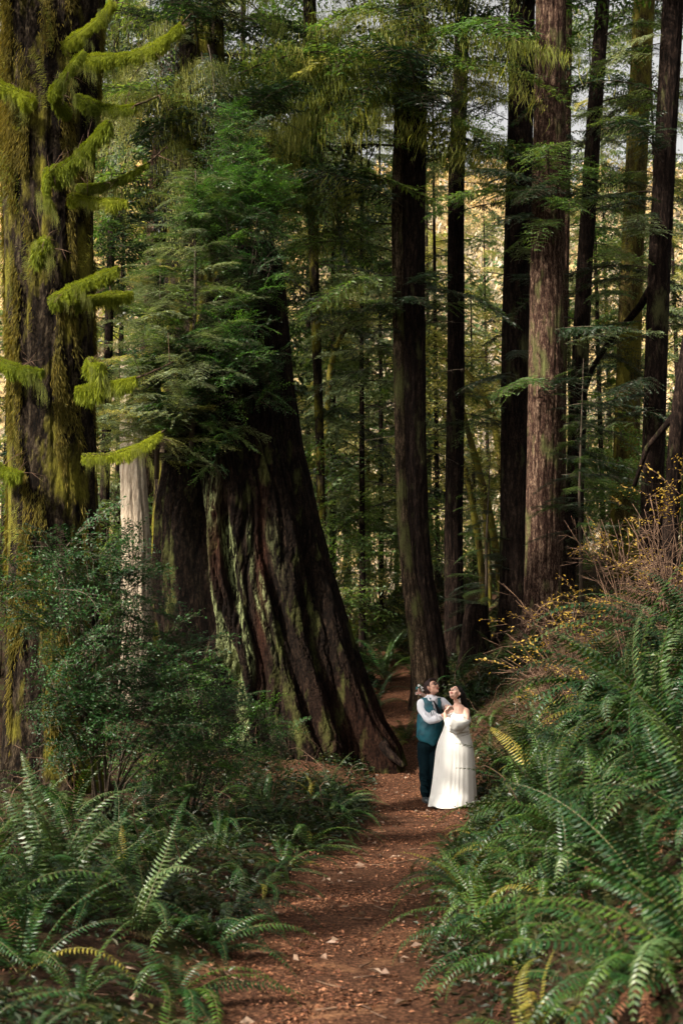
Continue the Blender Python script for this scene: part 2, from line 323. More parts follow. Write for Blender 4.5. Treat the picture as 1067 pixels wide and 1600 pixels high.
def dead_mb(seed):
    r = np.random.default_rng(seed); mb = MB(); s = np.linspace(0, 1, 8); L = 1.6
    mb.tube(np.stack([L * s, .05 * np.sin(4 * s), -.18 * s ** 2 + .1 * s], -1), np.interp(s, [0, 1], [.02, .004]), 4, 0, False)
    for k in range(9):
        t = r.uniform(.2, .95); a = r.choice([-1, 1]) * R(r.uniform(30, 70)); l = r.uniform(.15, .5) * (1.1 - t)
        p = np.array([L * t, .05 * math.sin(4 * t), -.18 * t * t + .1 * t]); d = np.array([math.cos(a), math.sin(a), r.normal(-.2, .2)])
        mb.tube([p, p + d * l * .5, p + d * l + [0, 0, -.05]], [.007, .005, .002], 3, 0, False)
    return mb
DEAD = [dead_mb(i).mesh('dead_limb', M['twig']) for i in range(3)]

def leafy_mb(L=.7, seed=0, leaf=.034, n2=16, gap=.024, rise=.35):
    r = np.random.default_rng(seed); mb = MB(); s = np.linspace(0, 1, 9)
    main = np.stack([L * s, .05 * np.sin(s * 5 + seed), L * (rise * s - .35 * s * s)], -1)
    mb.tube(main, np.interp(s, [0, 1], [.006, .0015]), 3, 0, False)
    P = []; D = []; NN = []
    def leaves(pts, nrm):
        T = unit(np.gradient(pts, axis=0)); S = unit(np.cross(T, nrm)); m = len(pts); sg = np.where(np.arange(m) % 2 == 0, 1, -1)[:, None]
        P.append(pts); D.append(unit(T * .5 + sg * S + nrm * r.normal(.1, .25, (m, 1)))); NN.append(nrm + r.normal(0, .35, (m, 3)))
    for k in range(n2):
        t = .12 + .88 * k / n2; p0 = np.array([np.interp(t, s, main[:, a]) for a in range(3)]); l = L * .42 * (1.1 - t) * r.uniform(.6, 1.2) + .05
        a = (1 if k % 2 else -1) * R(r.uniform(35, 65)); d = unit(np.array([math.cos(a), math.sin(a), r.normal(.05, .25)]))
        m = max(3, int(l / gap)); u = np.linspace(0.05, 1, m); pts = p0 + d * (l * u)[:, None] + np.array([0, 0, -1]) * (l * .2 * u ** 2)[:, None]
        mb.tube(pts[[0, -1]], [.0025, .001], 3, 0, False); leaves(pts, unit(np.array([r.normal(0, .25), r.normal(0, .25), 1])))
    u = np.linspace(.1, 1, int(L / gap)); leaves(np.stack([np.interp(u, s, main[:, a]) for a in range(3)], -1), np.array([0, 0, 1.]))
    P = np.vstack(P); n = len(P); l = leaf * r.uniform(.7, 1.25, n)
    mb.blades(P, np.vstack(D), np.vstack(NN), l, l * r.uniform(.45, .62, n), .48, .12, .12, 1)
    return mb
LEAFY = {}
for i in range(4):
    mb = leafy_mb(seed=40 + i, leaf=.038)
    for c, mm in (('huck', 'leaf_huck'), ('bright', 'leaf_bright')): LEAFY[c, i] = mb.mesh('leafy_' + c, [M['twig'], M[mm]])
    LEAFY['autumn', i] = leafy_mb(seed=60 + i, leaf=.055, n2=7, gap=.085, rise=.4).mesh('leafy_autumn', [M['twig_pale'], M['leaf_autumn']])
    LEAFY['olive', i] = leafy_mb(L=1.3, seed=80 + i, leaf=.085, n2=14, gap=.06, rise=.3).mesh('leafy_olive', [M['twig'], M['needle_green']])
    LEAFY['yellow', i] = leafy_mb(L=1.3, seed=70 + i, leaf=.09, n2=14, gap=.06, rise=.3).mesh('leafy_yellow', [M['twig'], M['needle_gold']])

def frond_mb(a0, a1, seed, pairs=28, W=.098, stipe=.13, power=1.2, side=.0, sparse=0.):
    """one sword-fern frond one metre long: a rachis that arches from a0 to a1 and two rows of pinnae"""
    r = np.random.default_rng(seed); mb = MB(); n = 60; s = np.linspace(0, 1, n)
    ph = R(a0) + (R(a1) - R(a0)) * s ** power; yaw = side * s ** 1.5
    dx = np.stack([np.cos(ph) * np.cos(yaw), np.cos(ph) * np.sin(yaw), np.sin(ph)], -1); P = np.vstack([[0, 0, 0], np.cumsum(dx, 0)[:-1]]) / n
    idx = np.linspace(0, n - 1, 12).astype(int); mb.tube(P[idx], np.interp(s[idx], [0, 1], [.0045, .001]), 3, 0, False)
    t = np.linspace(stipe, .995, pairs); PP = np.stack([np.interp(t, s, P[:, a]) for a in range(3)], -1)
    T = unit(np.stack([np.interp(t, s, dx[:, a]) for a in range(3)], -1)); S = unit(np.cross(T, [0, 0, 1.])); Nn = unit(np.cross(S, T))
    u = (t - stipe) / (1 - stipe); wl = W * np.minimum(1, .62 + u * 2.2) * np.clip(1.02 - u, 0, 1) ** .55
    for sg in (-1, 1):
        keep = r.random(pairs) > sparse; m = keep.sum(); tw = r.normal(0, .10, (m, 1))
        D = unit(sg * S[keep] + T[keep] * (.10 + .55 * u[keep][:, None]) + Nn[keep] * (r.normal(-.16, .08, (m, 1))))
        L = wl[keep] * r.uniform(.9, 1.06, m); Wd = np.full(m, .0195) * np.interp(u[keep], [0, .8, 1], [1, .85, .4]); Nk = Nn[keep] + tw * T[keep] + sg * .0
        B = PP[keep]; Sx = unit(np.cross(D, Nk)); N2 = np.cross(Sx, D); Lc = L[:, None]; Wc = Wd[:, None]
        V = np.stack([B + Sx * Wc * .38, B - Sx * Wc * .38, B + D * Lc * .55 + Sx * Wc * .42 - N2 * Lc * .03, B + D * Lc * .55 - Sx * Wc * .42 - N2 * Lc * .03, B + D * Lc + T[keep] * Lc * .10 - N2 * Lc * .18, B + D * Lc * .3 + N2 * Wc * .22], 1).reshape(-1, 3)
        b = np.arange(m)[:, None] * 6
        mb.add(V, np.concatenate([b + [0, 2, 5], b + [5, 2, 4], b + [1, 5, 3], b + [5, 4, 3], b + [0, 5, 1]], 1).reshape(-1, 3), None, 1)
    return mb
FROND = {}
for i, (a0, a1, sd_, si) in enumerate([(84, 25, 1, .2), (74, -15, 2, -.3), (62, -40, 3, .25), (48, -50, 4, -.2), (30, -40, 5, .3), (66, -65, 6, .15)]):
    mb = frond_mb(a0, a1, sd_, side=si)
    for c in ('deep', 'mid', 'pale', 'yellow'): FROND[c, i] = mb.mesh('frond_' + c, [M['stipe'], M['frond_' + c]])
for i in range(3): FROND['dead', i] = frond_mb(45 - 20 * i, -95 + 10 * i, 30 + i, side=.5 * (i - 1), power=.7, W=.07, sparse=.2).mesh('frond_dead', [M['frond_dead'], M['frond_dead']])

def hang_mb(seed, L=1.6, n=420, lmax=.5):
    """old-man's-beard: strands hanging from a line one L long"""
    r = np.random.default_rng(seed); mb = MB()
    for k in range(n):
        x = r.uniform(0, L); y = r.normal(0, .34); l = r.uniform(.05, 1) ** 2.0 * lmax * (0.25 + .75 * abs(math.sin(x * 4.1 + seed) * math.cos(y * 5 + seed))); z = r.normal(0, .04) - .16 * x * x - .25 * y * y
        m = 4; u = np.linspace(0, 1, m); ph = r.uniform(0, 6)
        px = x + .12 * l * np.sin(ph + 5 * u) + r.normal(0, .16) * l * u; pyy = y + r.normal(0, .08) * l * u; pz = z - l * u
        a = r.uniform(0, 3.14); wv = np.array([math.cos(a), math.sin(a), 0]) * np.interp(u, [0, .3, 1], [.003, .0075, .001])[:, None] * r.uniform(.6, 1.3)
        P = np.stack([px, pyy, pz], -1); V = np.stack([P - wv, P + wv], 1).reshape(-1, 3)
        mb.add(V, None, [(2 * q, 2 * q + 1, 2 * q + 3, 2 * q + 2) for q in range(m - 1)], 0)
    return mb
HANG = [hang_mb(i).mesh('hanging_moss', M['moss_hang']) for i in range(4)]

# ------------------------------------------------------------------ trunks and trees
def trunk_mb(pts, seg=40, furrow=.07, k=11, seed=0, step=.22, flare=.5, zb=None, moss_col=None, fh=.5):
    """pts: (x, y, z, r) going up; bark furrows are real relief"""
    pts = np.asarray(pts, float); z0, z1 = pts[0, 2], pts[-1, 2]; nz = max(6, int((z1 - z0) / step)); z = np.linspace(z0, z1, nz)
    C = [np.interp(z, pts[:, 2], pts[:, a]) for a in range(4)]
    # soften the kinks of the centre line
    for a in (0, 1, 3):
        c = C[a].copy()
        for _ in range(6): c[1:-1] = (c[:-2] + 2 * c[1:-1] + c[2:]) / 4
        C[a] = c
    th = np.arange(seg) * 2 * math.pi / seg; TH, Zz = np.meshgrid(th, z)
    r = np.random.default_rng(seed); p = r.uniform(0, 6, 8)
    warp = .5 * np.sin(Zz * .8 + p[0]) + .3 * np.sin(Zz * 2.1 + p[1] + 2 * TH)
    f = -np.abs(np.sin((TH * k + warp * 1.6 + p[2]) / 2)) ** .5 * .0 + np.abs(np.sin(TH * k / 2 + warp + p[3])) ** .6 + .5 * np.abs(np.sin(TH * (k + 7) / 2 - warp * 1.3 + p[4] + .6 * np.sin(Zz * 3.3)))
    f = f - f.mean() + r.normal(0, .12, f.shape)
    zr = Zz - z0; fl = 1 + flare * np.exp(-zr / fh) * (1 + .35 * np.sin(TH * 5 + p[5]) + .2 * np.sin(TH * 3 + p[6]))
    lob = 1 + .04 * np.sin(2 * TH + p[7] + .15 * Zz)
    rr = C[3][:, None] * fl * lob * (1 + furrow * f)
    V = np.stack([C[0][:, None] + rr * np.cos(TH), C[1][:, None] + rr * np.sin(TH), Zz], -1).reshape(-1, 3)
    i = np.arange(nz - 1)[:, None] * seg; j = np.arange(seg)[None]; kk = (j + 1) % seg
    Q = np.stack([i + j, i + kk, i + seg + kk, i + seg + j], -1).reshape(-1, 4)
    mb = MB(); mb.add(V, None, Q); return mb, (z, C)

def tree(name, label, cat, prof, Y, mat, group=None, top=26, seg=36, seed=0, furrow=.07, k=11, flare=.4, sink=.3, extra_top_r=.7, dY=0.):
    """prof: list of (px, py, half width in px) from the base up, all at distance Y"""
    q = []
    for (px, py, hw) in prof:
        p = at(px, py, Y); q.append([p.x, p.y, p.z, hw / FPX * Y * 1.0])
    x0, y0 = q[0][0], q[0][1]; zg = gzf(x0, y0)
    q[0][2] = min(q[0][2], zg + .3); base = [x0, y0, zg - sink, q[0][3]]
    a, b = q[-2], q[-1]
    if b[2] < top:
        t = (top - b[2]) / (b[2] - a[2]); q.append([b[0] + (b[0] - a[0]) * t, y0 + dY, top, b[3] * extra_top_r])
    q = [base] + [v for v in q if v[2] > zg - sink + .05]
    root = thing(name, label, cat, (x0, y0, zg), group)
    pts = np.array(q) - np.array([x0, y0, zg, 0])
    mb, ax = trunk_mb(pts, seg, furrow, k, seed, flare=flare)
    link('trunk', mb.mesh('trunk', mat, False), root)
    return root, ax
def axis_at(ax, z):
    zz, C = ax; return [float(np.interp(z, zz, C[a])) for a in range(4)]
def put_branch(root, ax, h, az, s, col='dark', var=None, tilt=0., name='branch', inset=.6, far=False):
    """one bough at height h above the base; az in degrees, 0 = +x, 270 = towards the camera"""
    x, y, _, r = axis_at(ax, h); a = R(az); v = rnd.randrange(5) + (10 if far else 0) if var is None else var
    return link(name, SPRAY[col, v], root, (x + math.cos(a) * r * inset, y + math.sin(a) * r * inset, h), (rnd.uniform(-.2, .2), R(-tilt), a), s * rnd.uniform(.9, 1.1) * np.array([1, rnd.uniform(.85, 1.15), 1]))

# --- the large redwoods (prof from base up: px, py, half width px)
RG = 'tall conifers standing along the right side of the trail'
T = {}
def reg(key_, *a, **kw): T[key_] = tree(*a, **kw)
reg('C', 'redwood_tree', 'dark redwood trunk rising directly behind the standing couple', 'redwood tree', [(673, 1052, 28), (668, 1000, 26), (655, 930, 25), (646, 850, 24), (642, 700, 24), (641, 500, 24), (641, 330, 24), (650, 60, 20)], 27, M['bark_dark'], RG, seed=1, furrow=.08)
reg('C2', 'redwood_tree', 'pale barked leaning trunk pressed against the dark redwood behind the couple', 'redwood tree', [(668, 1045, 20), (650, 960, 16), (636, 880, 11), (628, 780, 9), (624, 600, 9), (620, 320, 9), (628, 60, 8)], 26.8, M['bark_brown'], RG, seed=2)
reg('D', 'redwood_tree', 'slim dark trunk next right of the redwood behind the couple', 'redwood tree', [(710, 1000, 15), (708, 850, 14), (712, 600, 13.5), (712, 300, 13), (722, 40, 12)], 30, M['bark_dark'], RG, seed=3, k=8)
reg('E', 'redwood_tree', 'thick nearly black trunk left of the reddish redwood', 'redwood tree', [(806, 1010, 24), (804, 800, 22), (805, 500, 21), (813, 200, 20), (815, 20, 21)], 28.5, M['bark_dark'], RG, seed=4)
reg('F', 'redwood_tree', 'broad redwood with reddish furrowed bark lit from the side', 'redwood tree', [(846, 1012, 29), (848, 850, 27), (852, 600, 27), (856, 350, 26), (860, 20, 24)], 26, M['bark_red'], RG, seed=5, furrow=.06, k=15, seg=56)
reg('F2', 'redwood_tree', 'narrow trunk peeking out behind the right edge of the reddish redwood', 'redwood tree', [(868, 960, 14), (872, 600, 12), (880, 300, 11), (884, 20, 10)], 33, M['bark_red'], RG, seed=6, k=8)
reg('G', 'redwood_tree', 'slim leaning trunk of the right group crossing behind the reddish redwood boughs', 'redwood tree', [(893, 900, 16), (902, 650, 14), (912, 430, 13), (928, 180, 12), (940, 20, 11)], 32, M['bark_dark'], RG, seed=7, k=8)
reg('H', 'conifer_tree', 'conifer trunk wrapped in golden moss near the right edge', 'conifer tree', [(972, 850, 22), (978, 700, 20), (985, 450, 18), (996, 200, 18), (1005, 20, 18)], 34, M['bark_moss'], RG, seed=8, k=8)
reg('I', 'redwood_tree', 'black trunk farthest right standing before the mossy one', 'redwood tree', [(1014, 900, 19), (1020, 700, 18), (1028, 450, 18), (1040, 200, 17), (1050, 20, 17)], 27, M['bark_dark'], RG, seed=9)
reg('K', 'redwood_tree', 'crooked dark trunk cut by the right edge behind the yellow leaved bush', 'redwood tree', [(1040, 900, 13), (1050, 760, 13), (1062, 620, 13), (1085, 480, 12), (1100, 300, 11)], 24, M['bark_dark'], RG, seed=10, k=8)
reg('B1', 'redwood_tree', 'massive mossy trunk rising behind the overgrown broken redwood', 'redwood tree', [(300, 1050, 66), (306, 700, 60), (310, 400, 50), (314, 200, 42), (312, 20, 38)], 27, M['bark_spruce'], None, seed=12, furrow=.09, k=15, seg=60)
reg('B2', 'redwood_tree', 'reddish trunk between the mossy spruce and the overgrown broken redwood', 'redwood tree', [(228, 1000, 20), (232, 700, 18), (250, 300, 17), (270, 20, 16)], 31, M['bark_red'], None, seed=13, k=9)
reg('B3', 'conifer_tree', 'mossy trunk hung with lichen at top centre left of the couple redwood', 'conifer tree', [(506, 940, 7), (500, 700, 7), (490, 400, 8), (484, 20, 11)], 33, M['bark_spruce'], None, seed=14, k=8)
# the pale snag between spruce and broken redwood
def snag():
    a = at(212, 1000, 24); zg = gzf(a.x, 24)
    root = thing('dead_tree', 'pale bare dead trunk seen between mossy spruce and broken redwood', 'dead tree', (a.x, 24, zg))
    pr = [(214, 1040, 24), (214, 860, 22), (208, 740, 20), (202, 620, 14), (196, 560, 7)]
    q = [[0, 0, -.4, .32]] + [[at(p, y, 24).x - a.x, 0, at(p, y, 24).z - zg, h / FPX * 24] for p, y, h in pr]
    q = [v for i, v in enumerate(q) if i == 0 or v[2] > q[i - 1][2]]
    mb, ax = trunk_mb(q, 40, .12, 9, 15, .12, .1)
    link('trunk', mb.mesh('trunk', M['bark_snag'], False), root)
    for i in range(3): link('dead_limb', DEAD[i], root, (0.1, 0, 2.2 + i * .9), (0, R(-20), R(-40 + 70 * i)), .5)
snag()

# crowns and boughs of the large trees
def boughs(key, n, h0, h1, az0, az1, s, cols, tilt=0, var=None):
    root, ax = T[key]
    for i in range(n):
        h = h0 + (h1 - h0) * (i + rnd.random()) / n
        put_branch(root, ax, h, rnd.uniform(az0, az1), s * rnd.uniform(.75, 1.2), rnd.choice(cols), var, tilt + rnd.uniform(-12, 12), far=True)
def hh(key, py, Y):                             # height above base of photo row py
    return at(0, py, Y).z - T[key][0].location.z
DK = ['dark', 'dark', 'green']; MX = ['dark', 'green', 'green', 'gold']
for k_, n_, h0_, h1_ in (('C', 46, 13, 26), ('C2', 6, 15, 25), ('D', 22, 15.5, 25), ('E', 34, 15.5, 26), ('F', 36, 15.5, 26), ('F2', 20, 16, 26), ('G', 18, 16.5, 25), ('H', 28, 15.5, 26), ('I', 26, 12.5, 25), ('B1', 44, 11.5, 26), ('B2', 30, 9, 26), ('B3', 34, 9, 26)):
    boughs(k_, n_, h0_, h1_, 0, 360, 1.1, DK)
# foliage of the great moss-hung boughs over the middle
def mossy_bough(key, py, Y, az, s, col, var, tilt, nh):
    b = put_branch(*T[key], hh(key, py, Y), az, s, col, var, tilt); b['label'] = 'bough hung with yellow moss'
    for i in range(nh):
        link('hanging_moss', HANG[rnd.randrange(4)], b, (rnd.uniform(.3, 1.3), rnd.uniform(-.35, .35), -.05 - .1 * i), (rnd.uniform(-.2, .2), R(rnd.uniform(-8, 20)), rnd.uniform(-.8, .8)), rnd.uniform(.7, 1.1), kind='stuff')
for a in [(20, 250, 1.5, 'green', 1), (60, 262, 1.5, 'dark', 3), (90, 240, 1.6, 'green', 3), (110, 225, 1.5, 'gold', 1), (135, 285, 1.5, 'green', 1), (150, 250, 1.5, 'dark', 3),
          (175, 236, 1.4, 'green', 3), (190, 270, 1.4, 'dark', 1), (215, 300, 1.3, 'green', 3), (240, 315, 1.3, 'dark', 1), (-20, 275, 1.6, 'green', 1), (-60, 240, 1.6, 'dark', 1)]:
    mossy_bough('C', a[0], 27, a[1], a[2], a[3], a[4], -8, 2)
for py_, az_, s_, c_, v_ in [(300, 262, 1.15, 'green', 0), (310, 235, 1.15, 'dark', 2), (325, 285, 1.1, 'green', 2), (335, 215, 1.15, 'green', 0), (345, 250, 1.2, 'dark', 1), (360, 272, 1.1, 'green', 1), (375, 230, 1.1, 'dark', 3), (385, 255, 1., 'green', 3), (320, 200, 1.2, 'green', 1), (350, 310, 1., 'dark', 0)]:
    put_branch(*T['F'], hh('F', py_ - 20, 26), az_, s_, c_, v_, -6)
for k_, lst in {'C': [(480, 200), (500, 250), (540, 170), (450, 285), (470, 240), (455, 330)], 'D': [(90, 330), (150, 200), (200, 20), (260, 340), (310, 190), (230, 160), (120, 0), (400, 200), (620, 340)], 'E': [(130, 180), (170, 200), (250, 190), (420, 250), (560, 240), (640, 200)],
               'F': [(520, 320), (600, 260), (640, 340), (690, 10), (720, 330)], 'G': [(180, 320), (250, 20), (300, 200), (330, 0), (380, 330), (450, 300), (520, 20), (600, 200), (650, 340), (120, 10), (60, 330)], 'I': [(60, 200), (130, 190), (210, 230), (270, 170), (350, 250), (420, 200), (500, 180), (590, 220), (640, 190), (320, 330)],
               'H': [(120, 10), (200, 200), (280, 330), (360, 300), (440, 200), (480, 350), (560, 200)], 'B3': [(150, 320), (250, 30), (330, 340), (420, 200), (480, 330), (540, 20)], 'B2': [(60, 280), (140, 320), (210, 230), (300, 300), (380, 260), (460, 290), (560, 240), (100, 300), (180, 250), (260, 280), (330, 240), (420, 300), (520, 250)],
               'B1': [(10, 300), (60, 260), (110, 320), (160, 240), (200, 330), (240, 290), (90, 350), (180, 10), (40, 220), (130, 200), (270, 340)]}.items():
    Yk = T[k_][0].location.y
    for py_, az_ in lst:
        for q in range(2): put_branch(*T[k_], hh(k_, py_ + 25 * q, Yk), az_ + rnd.uniform(-25, 25), rnd.uniform(.7, 1.), rnd.choice(['dark', 'green', 'grey', 'dark']), None, rnd.uniform(-15, 5))
root, ax = T['B1']                              # beards of moss on the trunk behind
for i in range(16):
    h = hh('B1', rnd.uniform(-40, 330), 27); x, y, _, r = axis_at(ax, h); a = R(rnd.uniform(210, 330))
    link('hanging_moss', HANG[i % 4], root, (x + math.cos(a) * r - .4, y + math.sin(a) * r - .1, h), (0, 0, rnd.uniform(-.3, .3)), rnd.uniform(.8, 1.2), kind='stuff')
# broad boughs over the middle of the picture
for key, Yk, lst in (('C', 27, [(60, 240, 1.9), (110, 285, 2.0), (160, 205, 2.0), (200, 265, 1.9), (230, 180, 1.9), (90, 170, 2.), (290, 200, 1.7), (330, 235, 1.6), (20, 300, 1.9), (350, 175, 1.6), (130, 320, 1.6), (400, 200, 1.4), (440, 225, 1.3), (260, 330, 1.3)]),
                     ('B1', 27, [(40, 300, 1.9), (100, 270, 1.8), (150, 320, 1.9), (210, 250, 1.7), (260, 300, 1.7), (300, 230, 1.6), (60, 220, 1.9), (180, 345, 1.9), (90, 350, 2.), (240, 350, 1.8), (20, 10, 2.), (330, 340, 1.5), (280, 15, 1.5)]),
                     ('D', 30, [(40, 310, 1.5), (150, 190, 1.4), (250, 340, 1.4), (60, 10, 1.5), (330, 350, 1.2)]), ('G', 32, [(60, 300, 1.4), (160, 350, 1.5), (240, 220, 1.4), (330, 320, 1.3), (420, 350, 1.3), (500, 200, 1.2)]),
                     ('I', 27, [(150, 200, 1.5), (260, 240, 1.5), (300, 180, 1.3), (420, 170, 1.3)])):
    for py_, az_, s_ in lst:
        b = put_branch(*T[key], hh(key, py_, Yk), az_, s_, rnd.choice(['dark', 'green', 'dark', 'green']), rnd.choice([0, 1, 1, 3]), rnd.uniform(-12, 6))
        if key in ('C', 'B1') and rnd.random() < .6:
            for i in range(2): link('hanging_moss', HANG[rnd.randrange(4)], b, (rnd.uniform(.3, 1.2), rnd.uniform(-.35, .35), -.1), (0, R(rnd.uniform(0, 14)), rnd.uniform(-.5, .5)), rnd.uniform(.5, .8), kind='stuff')
for py_, az_, s_, tl in [(120, 200, 1.2, -62), (170, 215, 1.3, -70), (150, 205, 1.3, -60), (200, 190, 1.2, -68), (220, 200, 1.3, -72), (90, 180, 1.3, -55), (250, 205, 1.1, -75), (60, 210, 1.4, -50), (130, 170, 1.3, -58), (180, 195, 1.2, -66), (30, 205, 1.5, -55)]:
    root, ax = T['C']; h = hh('C', py_, 27); x, y, _, r_ = axis_at(ax, h); a = R(az_); off = rnd.uniform(.9, 2.1)
    b = link('branch', SPRAY[rnd.choice(['green', 'dark', 'green']), rnd.choice([1, 3])], root, (x + math.cos(a) * off, y + math.sin(a) * off, h + .1), (rnd.uniform(-.4, .4), R(-tl), a), s_, label='drooping spray hung with yellow moss')
    for i in range(3): link('hanging_moss', HANG[rnd.randrange(4)], b, (rnd.uniform(.2, 1.), rnd.uniform(-.3, .3), 0), (rnd.uniform(-.2, .2), R(tl + rnd.uniform(-10, 10)), rnd.uniform(-.3, .3)), (.5, .5, 1.5), kind='stuff')
for i in range(14):     # a curtain of moss and sprays left of it, on the massive trunk behind
    root, ax = T['B1']; h = hh('B1', rnd.uniform(-20, 260), 27); x, y, _, r_ = axis_at(ax, h); a = R(rnd.uniform(200, 340)); off = rnd.uniform(.8, 1.9); tl = rnd.uniform(35, 70)
    b = link('branch', SPRAY[rnd.choice(['dark', 'green', 'gold']), rnd.choice([1, 3])], root, (x + math.cos(a) * off, y + math.sin(a) * off, h), (rnd.uniform(-.4, .4), R(tl), a), rnd.uniform(.9, 1.3))
    link('hanging_moss', HANG[rnd.randrange(4)], b, (rnd.uniform(.2, 1.), 0, 0), (0, R(-tl), rnd.uniform(-.3, .3)), (.5, .5, 1.5), kind='stuff')
# short dead stubs on the bare stretches of trunk
for k_, py0, py1, n_ in (('C', 480, 900, 16), ('D', 400, 900, 12), ('E', 380, 800, 8), ('F2', 100, 600, 8), ('G', 300, 700, 8), ('H', 200, 700, 8)):
    Yk = T[k_][0].location.y
    for i in range(n_): 
        root, ax = T[k_]; h = hh(k_, rnd.uniform(py0, py1), Yk); x, y, _, r = axis_at(ax, h); a = rnd.choice([0, math.pi]) + rnd.uniform(-.7, .7)
        link('dead_limb', DEAD[i % 3], root, (x + math.cos(a) * r * .7, y + math.sin(a) * r * .7, h), (rnd.uniform(-1, 1), R(rnd.uniform(-15, 20)), a), rnd.uniform(.3, .75))
# curved limb between the leaning trunk and the black trunk at the right
def big_limb(key, pts, r0, r1, mat):
    root = T[key][0]; P = [at(a, b, c) - root.location for a, b, c in pts]
    mb = MB(); mb.tube(P, np.linspace(r0, r1, len(P)), 8); link('limb', mb.mesh('limb', mat, True), root)
big_limb('I', [(1022, 440, 27), (1000, 478, 27.4), (975, 508, 28), (948, 538, 28.6), (925, 575, 29.2), (905, 640, 29.6)], .09, .05, M['bark_dark'])
big_limb('K', [(1060, 640, 24), (1035, 670, 24.2), (1010, 700, 24.4), (990, 760, 24.5)], .08, .04, M['bark_dark'])

